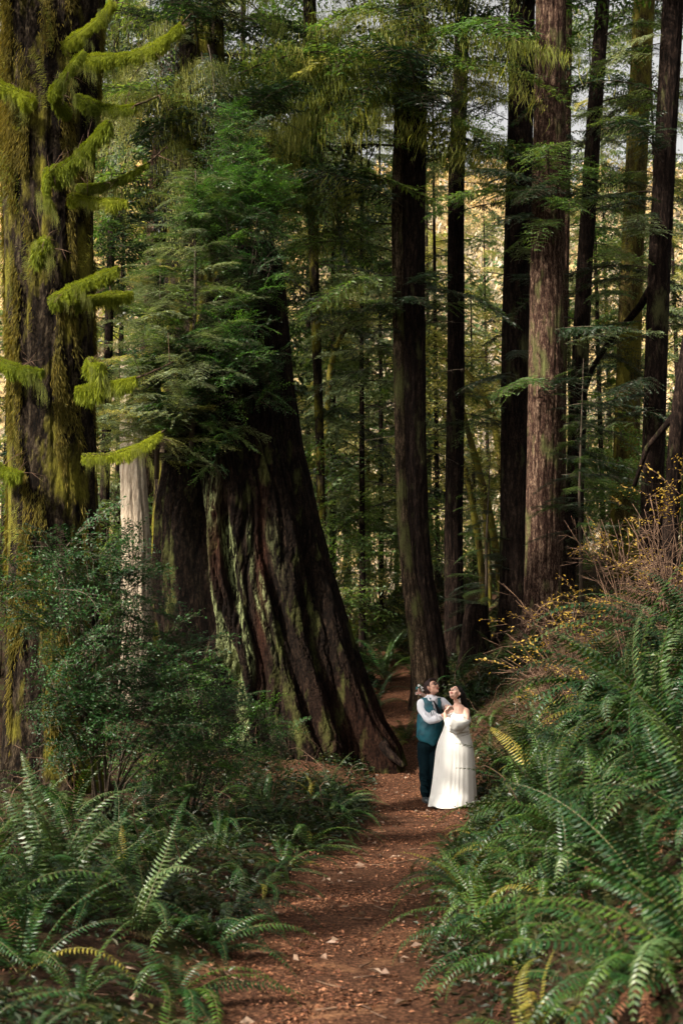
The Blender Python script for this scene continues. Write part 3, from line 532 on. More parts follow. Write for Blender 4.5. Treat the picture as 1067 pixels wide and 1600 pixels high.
# ------------------------------------------------------------------ the mossy spruce at the left
def spruce():
    Y = 15.0; a = at(82, 1120, Y); zg = gzf(a.x, Y)
    root = thing('spruce_tree', 'moss draped spruce with stubby shaggy branches at the left edge', 'spruce tree', (a.x, Y, zg))
    pr = [(84, 1150, 72), (84, 1000, 68), (84, 800, 66), (78, 500, 66), (76, 300, 70), (80, 100, 78), (85, 0, 82), (95, -300, 74)]
    q = [[at(p, y, Y).x - a.x, 0, at(p, y, Y).z - zg, h / FPX * Y] for p, y, h in pr]; q[0][2] = -.3
    q.append([q[-1][0] + .2, 0, q[-1][2] + 10, .35])
    mb, ax = trunk_mb(q, 90, .05, 19, 31, .07, .25)
    link('trunk', mb.mesh('trunk', M['bark_spruce'], False), root)
    # moss that hangs from the bark in patches
    r = np.random.default_rng(5); n = 150000; z = r.uniform(0, 9.6, n); th = r.uniform(math.pi * .9, math.pi * 2.1, n)
    pat = np.sin(th * 5 + 1.2 * np.sin(z * 1.6)) + np.sin(z * 2.3 + 3 * np.sin(th * 2)) * .8 + .6 * np.sin(th * 13 + z * .9) + .5 * np.sin(z * 6.1 + th * 7)
    left = sstep(4.6, 3.6, th) * .8 * sstep(4.5, 7.5, z) + sstep(6.5, 8.2, z) * .9 * sstep(4.9, 4.0, th)  # denser gold strands at upper left imitate warm light falling there
    keep = pat + left + r.normal(0, .35, n) > 1.0; z = z[keep]; th = th[keep]; n = len(z)
    zz, C = ax; cx_ = np.interp(z, zz, C[0]); rr = np.interp(z, zz, C[3]) * (1.0 + r.uniform(-.02, .05, n)) + .012
    P = np.stack([cx_ + rr * np.cos(th), rr * np.sin(th), z], -1); out = np.stack([np.cos(th), np.sin(th), np.zeros(n)], -1)
    D = unit(out * r.uniform(.15, .7, (n, 1)) + np.array([0, 0, -1]) + r.normal(0, .2, (n, 3))); l = r.uniform(.03, .12, n)
    m = MB(); m.blades(P, D, out + r.normal(0, .4, (n, 3)), l, .004 + l * .07, .4, .1, .1)
    link('moss', m.mesh('moss', M['moss_gold'], False), root, kind='stuff')
    for i in range(26):
        h = r.uniform(1.5, 9.3); t2 = r.uniform(math.pi * 1.05, math.pi * 1.95); x, y, _, r_ = axis_at(ax, h)
        link('hanging_moss', HANG[i % 4], root, (x + math.cos(t2) * r_, y + math.sin(t2) * (r_ + .02), h), (0, R(r.uniform(60, 95)), t2 + 1.57), r.uniform(.25, .45), kind='stuff')
    def limb(pts, rw, mossy=1.0, Ys=None, rm=.032, hang=.07, den=1.5):
        n = len(pts); Ys = Ys or [Y - .5 - .12 * i for i in range(n)]
        P0 = np.array([tuple(at(p[0], p[1], yy) - Vector((a.x, Y, zg))) for p, yy in zip(pts, Ys)])
        t = np.linspace(0, n - 1, 24); P = np.stack([np.interp(t, range(n), P0[:, c]) for c in range(3)], -1)
        for _ in range(3): P[1:-1] = (P[:-2] + 2 * P[1:-1] + P[2:]) / 4
        mb = MB(); mb.tube(P, np.linspace(rw, rw * .3, 24), 8); lo = link('branch', mb.mesh('branch', M['bark_brown'], True), root, label='stubby branch covered in shaggy moss')
        seglen = np.linalg.norm(np.diff(P, axis=0), axis=1).sum(); nb = int(seglen * 5200 * den * (.6 + rm * 8)); u = r.uniform(0, mossy, nb); ii = u * 23
        B = np.stack([np.interp(ii, range(24), P[:, c]) for c in range(3)], -1); Tn = unit(np.gradient(P, axis=0)); Tb = unit(np.stack([np.interp(ii, range(24), Tn[:, c]) for c in range(3)], -1))
        S = unit(np.cross(Tb, [0, 0, 1.])); U = unit(np.cross(S, Tb)); f = r.uniform(0, 2 * math.pi, nb)
        o = np.cos(f)[:, None] * S + np.sin(f)[:, None] * U
        p1, p2 = r.uniform(0, 6, 2); lump = .55 + .55 * np.abs(np.sin(u * 9 + p1)) * np.abs(np.sin(u * 4.3 + p2)) + .25 * np.abs(np.sin(u * 31 + p2)); rad = rm * lump * np.interp(u, [0, .1, mossy * .85, mossy], [.9, 1, .85, .45])
        B2 = B + o * (rad * np.sqrt(r.uniform(.3, 1, nb)))[:, None] + np.array([0, 0, -1]) * (rad * .35)[:, None]
        low = np.clip(-o[:, 2], 0, 1); l = r.uniform(.5, 1.2, nb) * (.024 + hang * low ** 1.5 * lump)
        D = unit(o * .7 + np.array([0, 0, -1]) * (.5 + .9 * low[:, None]) + r.normal(0, .25, (nb, 3)))
        m = MB(); m.blades(B2, D, o + r.normal(0, .5, (nb, 3)), l, .005 + l * .045, .35, .1, .15)
        m.tube(P[:max(3, int(24 * mossy))] + [0, 0, -rm * .35], rm * .45, 8)
        link('moss', m.mesh('moss', M['moss'], False), lo, kind='stuff')
        tw = MB()
        for k in range(5):
            q = P[r.integers(6, 23)]; d = unit(np.array([r.uniform(-.2, 1), r.normal(0, .5), r.normal(.1, .5)])); l2 = r.uniform(.12, .4); p1 = q + d * l2 * .5 + [0, 0, .02]
            tw.tube([q, p1, q + d * l2], [.006, .004, .0015], 4); d2 = unit(d + r.normal(0, .6, 3)); tw.tube([p1, p1 + d2 * l2 * .6], [.003, .001], 3)
        link('twig', tw.mesh('twig', M['twig_pale'], True), lo)
        for k in range(3):
            q = P[r.integers(3, max(5, int(22 * mossy)))]; link('hanging_moss', HANG[k], lo, tuple(q - np.array([.12, 0, .02])), (0, 0, r.uniform(-.4, .4)), (.16, .10, r.uniform(.25, .7)), kind='stuff')
    limb([(100, 70), (130, 50), (165, 22), (180, -5)], .03, .95, rm=0.068)
    limb([(120, 92), (150, 90), (190, 88), (235, 78), (272, 52), (300, 20)], .03, .9, rm=0.078)
    limb([(110, 178), (82, 148), (100, 120), (133, 78)], .03, 1, [14.5, 14.2, 14.1, 14.0], rm=0.074)
    limb([(120, 150), (155, 165), (192, 170), (225, 160), (258, 145)], .028, .66, rm=0.058)
    limb([(70, 268), (100, 262), (132, 235), (155, 205), (172, 190)], .035, 1, [14.3, 14.2, 14.1, 14.0, 13.9], rm=0.078, hang=.14)
    limb([(104, 262), (82, 262), (72, 280), (74, 310), (82, 330)], .02, 1, [14.2, 14.15, 14.1, 14.1, 14.1], rm=0.051, hang=.08)
    limb([(120, 290), (160, 290), (200, 275), (232, 255), (262, 228)], .022, .75, rm=0.031, hang=.05)
    limb([(110, 305), (150, 312), (200, 315)], .02, 1, rm=0.051)
    limb([(80, 470), (110, 452), (145, 435), (186, 418)], .03, 1, [14.45, 14.3, 14.1, 13.9], rm=0.078)
    limb([(120, 470), (160, 462), (208, 458)], .02, 1, rm=0.062)
    limb([(-10, 560), (15, 570), (40, 578), (68, 580)], .03, 1, [14.4, 14.2, 14.1, 14.0], rm=0.074)
    limb([(120, 608), (160, 602), (200, 595), (235, 583), (272, 565)], .025, .6, rm=0.051, hang=.12)
    limb([(130, 712), (170, 712), (205, 702), (235, 688), (258, 672)], .03, .95, rm=0.042)
    limb([(-10, 130), (15, 138), (40, 150), (55, 160)], .03, 1, [14.3, 14.2, 14.1, 14.0], rm=0.084)
    limb([(-10, 722), (10, 735), (35, 740)], .03, 1, rm=0.062)
    limb([(140, 560), (150, 575), (160, 570)], .03, 1, rm=0.074, hang=.16)
    limb([(60, 385), (70, 372), (78, 395)], .02, 1, [14.4, 14.25, 14.3], rm=0.074, hang=.2)
    for i in range(16): link('branch', SPRAY['dark', i % 5], root, (q[6][0], 0, 9.6 + i * .5), (0, 0, rnd.uniform(0, 6.3)), 1.2)
spruce()

# ------------------------------------------------------------------ the overgrown broken redwood
def old_redwood():
    Y = 21.6; X0 = at(430, 1150, Y).x; zg = gzf(X0, Y)
    root = thing('redwood_snag', 'huge broken old redwood with flaring roots and bushes growing on top', 'redwood tree', (X0, Y, zg))
    rows = [(1210, 250, 636), (1165, 256, 622), (1125, 262, 598), (1060, 258, 572), (1000, 250, 551), (900, 242, 520), (800, 246, 496), (700, 262, 473), (600, 285, 457), (500, 312, 449), (440, 338, 444), (400, 362, 438), (380, 385, 425)]
    zc = []; 
    for py, l, r_ in rows:
        pl = at(l, py, Y); pr = at(r_, py, Y); zc.append((pl.z - zg, (pl.x + pr.x) / 2 - X0, (pr.x - pl.x) / 2))
    zc = np.array(zc); seg = 400; z = np.linspace(zc[0, 0] - .2, zc[-1, 0], 340); th = np.arange(seg) * 2 * math.pi / seg; TH, Z = np.meshgrid(th, z)
    cx_ = np.interp(Z, zc[:, 0], zc[:, 1]); rx = np.interp(Z, zc[:, 0], zc[:, 2]); ry = np.minimum(rx, 1.0) * .95 + .0 * Z
    low = np.exp(-np.maximum(Z, 0) / 2.6)
    warp = .25 * np.sin(Z * .9 + 1) + .12 * np.sin(Z * 2.3 + TH * 3)
    but = np.abs(np.sin(TH * 4.5 + warp * 2.2 + .4)) ** .7; fine = np.abs(np.sin(TH * 14 + warp * 5 + .5 * np.sin(Z * 2.7))) ** .7; vf = np.abs(np.sin(TH * 31 + warp * 9 + np.sin(Z * 4.1)))
    nz = np.sin(TH * 17 + Z * 1.3) * np.sin(Z * 1.9 + TH * 5)
    f = 1 + (but - .75) * (.10 + .28 * low) + (fine - .7) * (.06 + .05 * low) + (vf - .6) * .028 + nz * .018 + (np.abs(np.sin(TH * 67 + warp * 15 + 2 * np.sin(Z * 6 + TH * 9))) - .6) * .016 * (1 + np.sin(Z * 3.3 + TH * 21)) + np.random.default_rng(2).normal(0, .0035, TH.shape)
    # hollows on the left front
    def hole(tc, zc_, wt, wz, d): return -d * np.exp(-(((TH - tc) / wt) ** 2 + ((Z - zc_) / wz) ** 2) ** 2)
    f = f + hole(4.18, 2.9, .17, 1.3, .34) + hole(4.42, 1.2, .10, .9, .25) + hole(4.60, 3.1, .06, 1.1, .18) + hole(5.05, 1.9, .08, 1.7, .16)
    lim = .97; sidefac = np.abs(np.cos(TH)) ** 6
    f = f * (1 - sidefac) + np.clip(f, .9, 1.03) * sidefac
    X = cx_ + rx * f * np.cos(TH); Yy = ry * f * np.sin(TH)
    V = np.stack([X, Yy, Z], -1).reshape(-1, 3)
    i = np.arange(len(z) - 1)[:, None] * seg; j = np.arange(seg)[None]; kk = (j + 1) % seg
    Q = np.stack([i + j, i + kk, i + seg + kk, i + seg + j], -1).reshape(-1, 4)
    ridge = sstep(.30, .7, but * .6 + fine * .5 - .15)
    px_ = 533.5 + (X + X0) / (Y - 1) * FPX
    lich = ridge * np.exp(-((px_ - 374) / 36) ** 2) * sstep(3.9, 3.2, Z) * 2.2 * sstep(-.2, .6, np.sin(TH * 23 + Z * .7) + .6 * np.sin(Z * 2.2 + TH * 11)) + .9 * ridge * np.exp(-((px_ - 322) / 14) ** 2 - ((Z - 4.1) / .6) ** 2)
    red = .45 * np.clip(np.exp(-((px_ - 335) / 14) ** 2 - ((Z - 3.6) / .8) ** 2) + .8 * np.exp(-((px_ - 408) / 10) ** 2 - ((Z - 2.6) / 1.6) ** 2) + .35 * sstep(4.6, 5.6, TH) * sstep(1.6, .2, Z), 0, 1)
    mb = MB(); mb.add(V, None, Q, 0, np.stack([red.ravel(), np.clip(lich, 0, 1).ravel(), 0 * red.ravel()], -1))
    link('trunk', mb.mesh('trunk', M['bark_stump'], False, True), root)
    # the root that runs out towards the trail
    for pts, r0 in (([(565, 1105, 21.4), (588, 1150, 21.2), (606, 1176, 21.0), (632, 1198, 20.9)], .16),):
        P = np.array([tuple(at(*p) - Vector((X0, Y, zg))) for p in pts]); t = np.linspace(0, len(P) - 1, 14); P = np.stack([np.interp(t, range(len(P)), P[:, c]) for c in range(3)], -1)
        b = MB(); b.tube(P, np.linspace(r0, r0 * .25, 14) * (1 + .12 * np.sin(t * 9)), 12); link('root', b.mesh('root', M['bark_dark'], True), root)
    return root, zg, X0, Y
snag_root, szg, sX0, sY = old_redwood()

# ------------------------------------------------------------------ shrubs
def shrub(name, label, cat, base, ells, n, kinds, s=(.7, 1.1), stems=6, group=None, stemmat='twig', extra=None):
    """ells: ellipsoids (cx, cy, cz, rx, ry, rz) in world space that the crown fills; every leafy branch is a part"""
    root = thing(name, label, cat, base, group); B = Vector(base); mb = MB()
    tot = sum(e[3] * e[4] * e[5] for e in ells) ; tips = []
    for e in ells:
        m = max(4, int(n * e[3] * e[4] * e[5] / tot))
        for _ in range(m):
            v = Vector((rnd.gauss(0, 1), rnd.gauss(0, 1), rnd.gauss(0, 1))).normalized(); rr = rnd.random() ** .4
            p = Vector((e[0] + v.x * e[3] * rr, e[1] + v.y * e[4] * rr, e[2] + v.z * e[5] * rr)); az = math.atan2(v.y, v.x) + rnd.uniform(-.7, .7)
            sz = rnd.uniform(*s); d = Vector((math.cos(az), math.sin(az), 0)) * .3 * sz
            link('leafy_branch', LEAFY[rnd.choice(kinds), rnd.randrange(4)], root, p - d - B, (rnd.uniform(-.6, .6), R(rnd.uniform(-45, 35)), az), sz); tips.append(p - B)
    for i in range(stems):
        tp = rnd.choice(tips); m = tp * .5 + Vector((rnd.uniform(-.15, .15), rnd.uniform(-.15, .15), .1)); mb.tube([Vector((rnd.uniform(-.1, .1), rnd.uniform(-.1, .1), -.1)), m, tp], [.02, .012, .005], 5)
    for tp in rnd.sample(tips, min(len(tips), 40)): mb.tube([tp * .45 + Vector((0, 0, .05)), tp * .8 + Vector((rnd.uniform(-.05, .05), 0, .03)), tp], [.008, .005, .003], 3)
    link('stem', mb.mesh('stem', M[stemmat], True), root)
    return root
def E(px, py, Y, rx, ry, rz):
    p = at(px, py, Y); return (p.x, p.y, p.z, rx, ry, rz)
def G(px, Y, dz=0.):
    x = (px - 533.5) / FPX * Y * 1.0; return (x, Y, gzf(x, Y) + dz)
shrub('huckleberry_shrub', 'large glossy dark green shrub in front of the mossy spruce', 'shrub', G(170, 12.4), [E(110, 900, 12.2, .55, .45, .42), E(190, 930, 12.4, .45, .4, .5), E(70, 960, 12.5, .4, .4, .4), E(150, 1040, 12.2, .75, .5, .5), E(260, 1040, 12.6, .5, .4, .45), E(190, 1130, 12.2, .75, .5, .45), E(320, 1110, 12.8, .35, .35, .3)], 240, ['huck'], (.6, 1.05), 9)
shrub('huckleberry_shrub', 'dark small leaved shrub at the foot of the broken redwood', 'shrub', G(300, 14.2), [E(320, 1180, 14, .55, .5, .4), E(250, 1200, 13.6, .5, .4, .4), E(390, 1150, 15, .35, .4, .45), E(440, 1170, 15.5, .25, .3, .3), E(300, 1090, 14.6, .5, .4, .4)], 220, ['huck', 'huck', 'bright'], (.5, .85), 7)
# growth on top of the broken redwood: every bush rests on the trunk
p = at(400, 440, 21.4)
shrub('huckleberry_shrub', 'bright green bush sprouting highest on the broken redwood', 'shrub', tuple(p), [E(372, 230, 21, .45, .4, .55), E(400, 290, 20.8, .55, .5, .55), E(340, 300, 20.8, .5, .45, .5), E(430, 330, 20.8, .4, .4, .4), E(365, 185, 21, .2, .2, .3), E(310, 340, 20.3, .5, .4, .45)], 290, ['bright', 'bright', 'huck'], (.6, 1.), 6)
p = at(380, 620, 20.9)
shrub('huckleberry_shrub', 'dark glossy bush hanging over the middle of the broken redwood', 'shrub', tuple(p), [E(400, 440, 20.3, .5, .35, .6), E(350, 560, 20.0, .75, .4, .8), E(410, 600, 20.3, .4, .3, .6), E(290, 640, 20.2, .65, .4, .5), E(330, 700, 20.3, .4, .3, .35), E(430, 380, 20.6, .35, .3, .4), E(335, 400, 20.2, .5, .35, .45), E(372, 350, 20.3, .45, .3, .4), E(240, 560, 20.3, .45, .4, .6)], 299, ['huck', 'huck', 'bright'], (.6, 1.05), 6)
# grey-green hemlock sapling on the left shoulder of the broken redwood
def sapling(label, px, Y, py0, py1, n, s, cols, ground=False):
    b = at(px, py0, Y); low = 0.
    if ground: zt = b.z; b.z = gzf(b.x, Y); low = max(0., zt - b.z)
    t = at(px + 6, py1, Y); H = t.z - b.z
    root = thing('hemlock_sapling', label, 'sapling', tuple(b)); mb = MB(); mb.tube([(0, 0, -.3), (.02, 0, H * .5), (t.x - b.x, 0, H)], [.05, .03, .006], 6); link('trunk', mb.mesh('trunk', M['twig'], True), root)
    for i in range(n):
        h = low + (H - low) * (i + rnd.random()) / n; f = (1 - (h - low) / (H - low)) ** .6
        link('branch', SPRAY[rnd.choice(cols), rnd.choice([0, 1, 2, 4])], root, (0, 0, h), (rnd.uniform(-.3, .3), R(rnd.uniform(-20, 12)), rnd.uniform(0, 6.28)), s * (.3 + .7 * f) * rnd.uniform(.8, 1.15))
    return root
sapling('grey green hemlock sapling leaning over the left side of the broken redwood', 300, 20.4, 680, 265, 130, .6, ['grey', 'grey', 'green'])
sapling('second grey green hemlock sapling lower left on the broken redwood', 245, 20.6, 720, 400, 100, .58, ['grey', 'gold', 'grey'])
sapling('small dark hemlock sapling right of the reddish redwood trunk', 905, 25, 850, 560, 50, .42, ['dark', 'green'], True)
sapling('small hemlock sapling beside slim dark trunk above couple', 760, 29, 980, 700, 46, .42, ['green', 'dark'], True)

# ------------------------------------------------------------------ the bare bush with yellow leaves at the right
def twig_bush(label, base, spread, H, n, leaves, seed, lean=(-.3, 0)):
    r = np.random.default_rng(seed); root = thing('twiggy_bush', label, 'bush', base, 'half bare twiggy bushes on the right bank'); mb = MB()
    for i in range(n):
        a = r.uniform(0, 6.28); sp = spread * r.uniform(.3, 1); h = H * r.uniform(.6, 1.1); t = np.linspace(0, 1, 7)
        P = np.stack([(math.cos(a) * sp + lean[0]) * t ** 1.3 + r.normal(0, .04, 7), (math.sin(a) * sp + lean[1]) * t ** 1.3 + r.normal(0, .04, 7), h * t - .15 * h * t ** 3], -1); P[0] = (0, 0, -.1)
        mb.tube(P, np.linspace(.012, .003, 7), 4)
        for k in range(5):
            q = r.integers(2, 6); d = unit(np.array([r.normal(), r.normal(), r.normal(.1, .6)])); l = r.uniform(.2, .6); p1 = P[q] + d * l * .5 + [0, 0, .04]; p2 = P[q] + d * l
            mb.tube([P[q], p1, p2], [.006, .004, .002], 3)
            for _ in range(2):
                d2 = unit(d + r.normal(0, .6, 3)); mb.tube([p1, p1 + d2 * l * .6], [.003, .0015], 3)
    link('stem', mb.mesh('stem', M['twig_pale'], True), root)
    for i in range(int(leaves * .8)):
        a = r.uniform(0, 6.28); sp = spread * r.uniform(.1, .95); h = H * r.uniform(.35, .95)
        link('leafy_branch', LEAFY['autumn', i % 4], root, (math.cos(a) * sp + lean[0] * h / H, math.sin(a) * sp, h), (r.normal(0, .3), r.normal(-.2, .4), r.uniform(0, 6.28)), r.uniform(.6, 1.0))
twig_bush('twiggy bush with yellow leaves in front of the reddish redwood', G(905, 17.5), .8, 2.0, 26, 34, 1, (-.25, 0))
twig_bush('tall half bare bush with yellow green leaves left of the right edge', G(985, 18.5), .9, 2.9, 30, 44, 2, (-.1, 0))
twig_bush('bare reddish twig bush cut by the right edge above the ferns', G(1050, 17), .7, 2.7, 26, 18, 3, (0, 0))
twig_bush('low bush with orange leaves just above arching fern tips', G(870, 16), .5, 1.2, 18, 18, 4, (-.2, 0))

# ------------------------------------------------------------------ ferns
FG = {'L': 'sword ferns left of the trail', 'R': 'sword ferns on the right bank', 'B': 'ferns beyond the couple'}
def fern(label, x, y, size, n=18, cols=('deep', 'mid'), tilt=(0, 0), dead=3, low=.5, side='R', z=None):
    root = thing('sword_fern', label, 'fern', (x, y, gzf(x, y) - .02 if z is None else z), FG[side], (tilt[1], tilt[0], 0)); a0 = rnd.uniform(0, 6)
    size *= (1.25 if n > 14 else 1.12)
    for i in range(n):
        f = (i + .5) / n; v = min(5, int(f * 5.99)) if rnd.random() < .75 else rnd.randrange(6)
        if low > .7: v = rnd.choice([2, 3, 4, 4, 5])
        if low < .3: v = rnd.choice([0, 0, 1, 1, 2])
        s = size * rnd.uniform(.72, 1.12)
        u_ = rnd.random(); ck = 'yellow' if u_ < .025 else rnd.choice(cols); v = rnd.randrange(3) if u_ > .93 else v; ck = 'dead' if u_ > .93 else ck
        link('frond', FROND[ck, v], root, (rnd.uniform(-.05, .05), rnd.uniform(-.05, .05), 0), (rnd.uniform(-.35, .35), rnd.uniform(-.15, .15), a0 + i * 2.4 + rnd.uniform(-.4, .4)), (s, s * rnd.uniform(.9, 1.15), s))
    for i in range(dead):
        s = size * rnd.uniform(.6, .95); link('frond', FROND['dead', rnd.randrange(3)], root, (0, 0, .03), (rnd.uniform(-.3, .3), 0, rnd.uniform(0, 6.3)), s, label='dead brown frond')
    return root
ORD = ['first', 'second', 'third', 'fourth', 'fifth', 'sixth', 'seventh', 'eighth', 'ninth', 'tenth', 'eleventh', 'twelfth', 'thirteenth', 'fourteenth']
def xr(y, d): return float(pcx(y) + phw(y) + d)
def xl(y, d): return float(pcx(y) - phw(y) - d)
# right bank: rows that climb away from the trail edge
for i, (y, d, s, n) in enumerate([(5.6, .35, .5, 14), (6.5, .42, .55, 16), (7.4, .38, .6, 18), (8.4, .42, .62, 18), (9.5, .40, .62, 18), (10.7, .42, .45, 14), (12., .46, .38, 13), (13.4, .55, .38, 13), (14.9, .66, .38, 12), (16.4, .8, .5, 14), (18.4, .85, .5, 14), (20.2, .6, .6, 12)]):
    fern('sword fern on the trail edge of the right bank, %s counting up from the camera' % ORD[i], xr(y, d), y, s, n, ('deep', 'mid', 'mid', 'deep') if i % 3 else ('mid', 'mid', 'yellow'), (R(-18), 0), 2, .5)
for i, (y, d, s, n) in enumerate([(4.9, .85, .7, 18), (6.1, .95, .7, 18), (7.3, .95, .75, 20), (8.5, 1.0, .8, 20), (9.8, 1.0, .8, 20), (11.2, 1.05, .8, 20), (12.8, 1.0, .8, 18), (14.6, 1.1, .75, 18), (16.6, 1.1, .7, 16), (19., 1.2, .7, 16)]):
    fern('sword fern halfway up the right bank, %s of its row from the camera' % ORD[i], xr(y, d), y, s, n, ('deep', 'deep', 'mid') if i % 2 else ('deep', 'mid', 'pale'), (R(-22), 0), 4, .5)
for i, (y, d, s, n) in enumerate([(7.0, 1.5, .8, 18), (8.2, 1.7, .9, 20), (9.4, 1.8, 1.0, 22), (10.8, 1.9, 1.1, 22), (12.2, 1.9, 1.1, 22), (13.8, 2.0, 1.05, 22), (15.6, 2.1, .95, 20), (17.8, 2.2, .85, 18), (20.5, 2.2, .8, 16)]):
    fern('large sword fern high on the right bank, %s of its row from the camera' % ORD[i], xr(y, d), y, s, n, ('deep', 'mid', 'deep', 'pale'), (R(-20), 0), 5, .5)
for i, (y, d, s, n) in enumerate([(11.0, 2.6, 1.1, 22), (12.6, 2.8, 1.15, 22), (14.6, 3.0, 1.1, 20), (17, 3.2, 1., 18)]):
    fern('sword fern cresting the top of the right bank, %s from the camera' % ORD[i], xr(y, d), y, s, n, ('deep', 'pale', 'mid'), (R(-15), 0), 4, .5)
for i, (y, d, s, n) in enumerate([(5.3, .65, .5, 14), (6.9, .68, .6, 14), (8.0, .7, .62, 14), (9.1, .7, .66, 14), (10.3, .78, .55, 14), (11.6, .9, .5, 14), (13.1, 1.0, .5, 14), (15.7, 1.1, .45, 14)]):
    fern('sword fern just above the trail edge row on the right bank, %s from the camera' % ORD[i], xr(y, d), y, s, n, ('deep', 'mid'), (R(-20), 0), 3, .5)
for i, (y, d, s, n) in enumerate([(6.6, 1.35, .7, 16), (7.8, 1.35, .75, 16), (9.0, 1.4, .8, 16), (10.4, 1.45, .85, 16), (12.0, 1.5, .85, 16), (13.8, 1.55, .8, 16)]):
    fern('dark sword fern between middle and upper right bank rows, %s from the camera' % ORD[i], xr(y, d), y, s, n, ('deep', 'deep', 'mid'), (R(-22), 0), 4, .5)
for i, (y, d, s, n) in enumerate([(6.2, .6, .45, 14), (8.4, .62, .5, 14), (10.9, .66, .5, 14), (13.2, .7, .5, 14)]):
    fern('small sword fern squeezed between the front rows left of the trail, %s from the camera' % ORD[i], xl(y, d), y, s, n, ('deep', 'mid'), (R(6), 0), 2, .6, 'L')
for i, (y, d, s, n) in enumerate([(6.9, 1.3, .6, 16), (8.2, 1.35, .62, 16), (9.6, 1.4, .62, 16), (11.2, 1.6, .62, 16), (12.9, 1.8, .6, 16)]):
    fern('dark sword fern between middle and back rows left of the trail, %s from the camera' % ORD[i], xl(y, d), y, s, n, ('deep', 'deep', 'mid'), (R(5), 0), 4, .5, 'L')
# left side
for i, (y, d, s, n) in enumerate([(5.8, .30, .42, 14), (6.8, .34, .5, 14), (7.9, .32, .55, 16), (9.0, .34, .5, 14), (10.2, .34, .5, 16), (11.4, .36, .5, 16), (12.7, .38, .5, 16), (14.0, .40, .55, 16), (15.4, .5, .55, 16), (16.8, .55, .5, 14), (17.9, .7, .45, 12), (4.95, .22, .4, 14)]):
    fern(('low sword fern along the left trail edge, %s counting up from the camera' % ORD[i]) if i < 11 else 'low sword fern in the bottom left, nearest the camera beside the trail', xl(y, d - .14), y, s * 1.15, n + 2, ('deep', 'mid', 'deep') if i % 3 else ('mid', 'pale', 'deep'), (R(8), 0), 1, .8, 'L')
for i, (y, d, s, n) in enumerate([(5.4, .85, .5, 16), (6.6, .95, .6, 16), (7.8, .95, .65, 18), (9.2, 1.0, .62, 18), (10.6, 1.0, .6, 16), (12.2, 1.0, .6, 16), (13.8, 1.1, .6, 16), (15.6, 1.2, .6, 16)]):
    fern('sword fern in the middle row left of the trail, %s from the camera' % ORD[i], xl(y, d), y, s, n, ('deep', 'deep', 'mid') if i % 2 else ('mid', 'deep', 'pale'), (R(5), 0), 3, .5, 'L')
for i, (y, d, s, n) in enumerate([(7.4, 1.35, .75, 16), (8.8, 1.7, .8, 16), (10.2, 1.8, .75, 16), (11.8, 2.2, .7, 16), (13, 2.9, .7, 14)]):
    fern('sword fern in the back row left of the trail, %s from the camera' % ORD[i], xl(y, d), y, s, n, ('deep', 'mid', 'pale'), (R(4), 0), 6, .5, 'L')
fern('tall upright pale fern among dead fronds before the dark shrub', *G(105, 8.6)[:2], 1.0, 12, ('pale', 'pale', 'mid'), (0, 0), 8, .1, 'L')
fern('fern with bright green sideways fronds beside the tall pale fern', *G(150, 9.4)[:2], 1.0, 8, ('mid',), (R(8), R(-10)), 4, .9, 'L')
fern('upright pale fern with narrow fronds near the left trail edge', *G(232, 7.6)[:2], .75, 7, ('pale',), (0, 0), 1, .1, 'L')
fern('small pale fern standing upright at the left foot of the roots', *G(512, 16.8)[:2], .62, 9, ('pale', 'mid'), (0, 0), 3, .1, 'L')
fern('orange tinged fern beside the small upright pale fern', *G(490, 16.2)[:2], .5, 8, ('yellow', 'mid'), (0, 0), 3, .5, 'L')
# beyond the couple
for lb, px, Y, s, n, c in [('fern tuft beside the trail behind the left shoulder of the vest wearer', 632, 23.5, .75, 16, ('mid', 'yellow', 'mid')), ('large fern where the trail bends, left of the dark trunk', 600, 31, 1.3, 22, ('mid', 'deep')), ('fern between broken redwood roots and trail bend', 585, 27, .9, 18, ('mid', 'deep')),
        ('fern upslope of the trail bend with arching pale fronds', 575, 34, 1.3, 20, ('pale', 'mid')), ('fern tucked against the broken redwood above its root', 560, 29, 1.0, 18, ('deep', 'mid')), ('fern over the head of the bride on the dark bank', 735, 24, .8, 14, ('deep',)),
        ('fern at the foot of the thick nearly black trunk', 785, 24.5, .9, 16, ('deep', 'mid')), ('fern below the reddish redwood trunk', 835, 23.5, .9, 16, ('deep', 'mid')), ('fern behind the bride at the right of the skirt', 765, 21.5, .7, 14, ('deep', 'mid')),
        ('dark fern at the base of the slim dark trunk', 715, 27, .8, 14, ('deep',)), ('distant fern left of the trail bend under thin trunks', 545, 37, 1.2, 18, ('mid',)), ('distant fern right of the trail bend beside the dark trunk', 622, 36, 1.1, 16, ('mid', 'pale'))]:
    x, y, z = G(px, Y); fern(lb, x, y, s, n, c, (0, 0), 2, .5, 'B')
# arching specimen fronds on the right bank, reaching for the trail
def arching(label, px, Y, size, col, azs, zoff=0.):
    x, y, z = G(px, Y, zoff); root = thing('sword_fern', label, 'fern', (x, y, z), FG['R'])
    for az, v, c, s in azs: link('frond', FROND[c, v], root, (0, 0, .05), (rnd.uniform(-.25, .25), 0, R(az)), size * s)
    for i in range(5): link('frond', FROND['dead', i % 3], root, (0, 0, .05), (0, 0, rnd.uniform(2, 4.5)), size * .6, label='dead brown frond')
arching('giant fern with long fronds arching left over the bank', 1010, 10.2, 1.5, 'deep', [(180, 3, 'deep', 1), (192, 2, 'pale', .95), (170, 3, 'mid', 1.05), (205, 3, 'deep', .9), (160, 2, 'deep', .95), (222, 5, 'pale', .85), (148, 1, 'deep', .8), (240, 3, 'deep', .8), (186, 4, 'yellow', .7), (214, 4, 'deep', .8), (120, 2, 'deep', .7), (262, 3, 'mid', .7), (284, 3, 'deep', .7), (198, 3, 'mid', 1.0)], -.05)
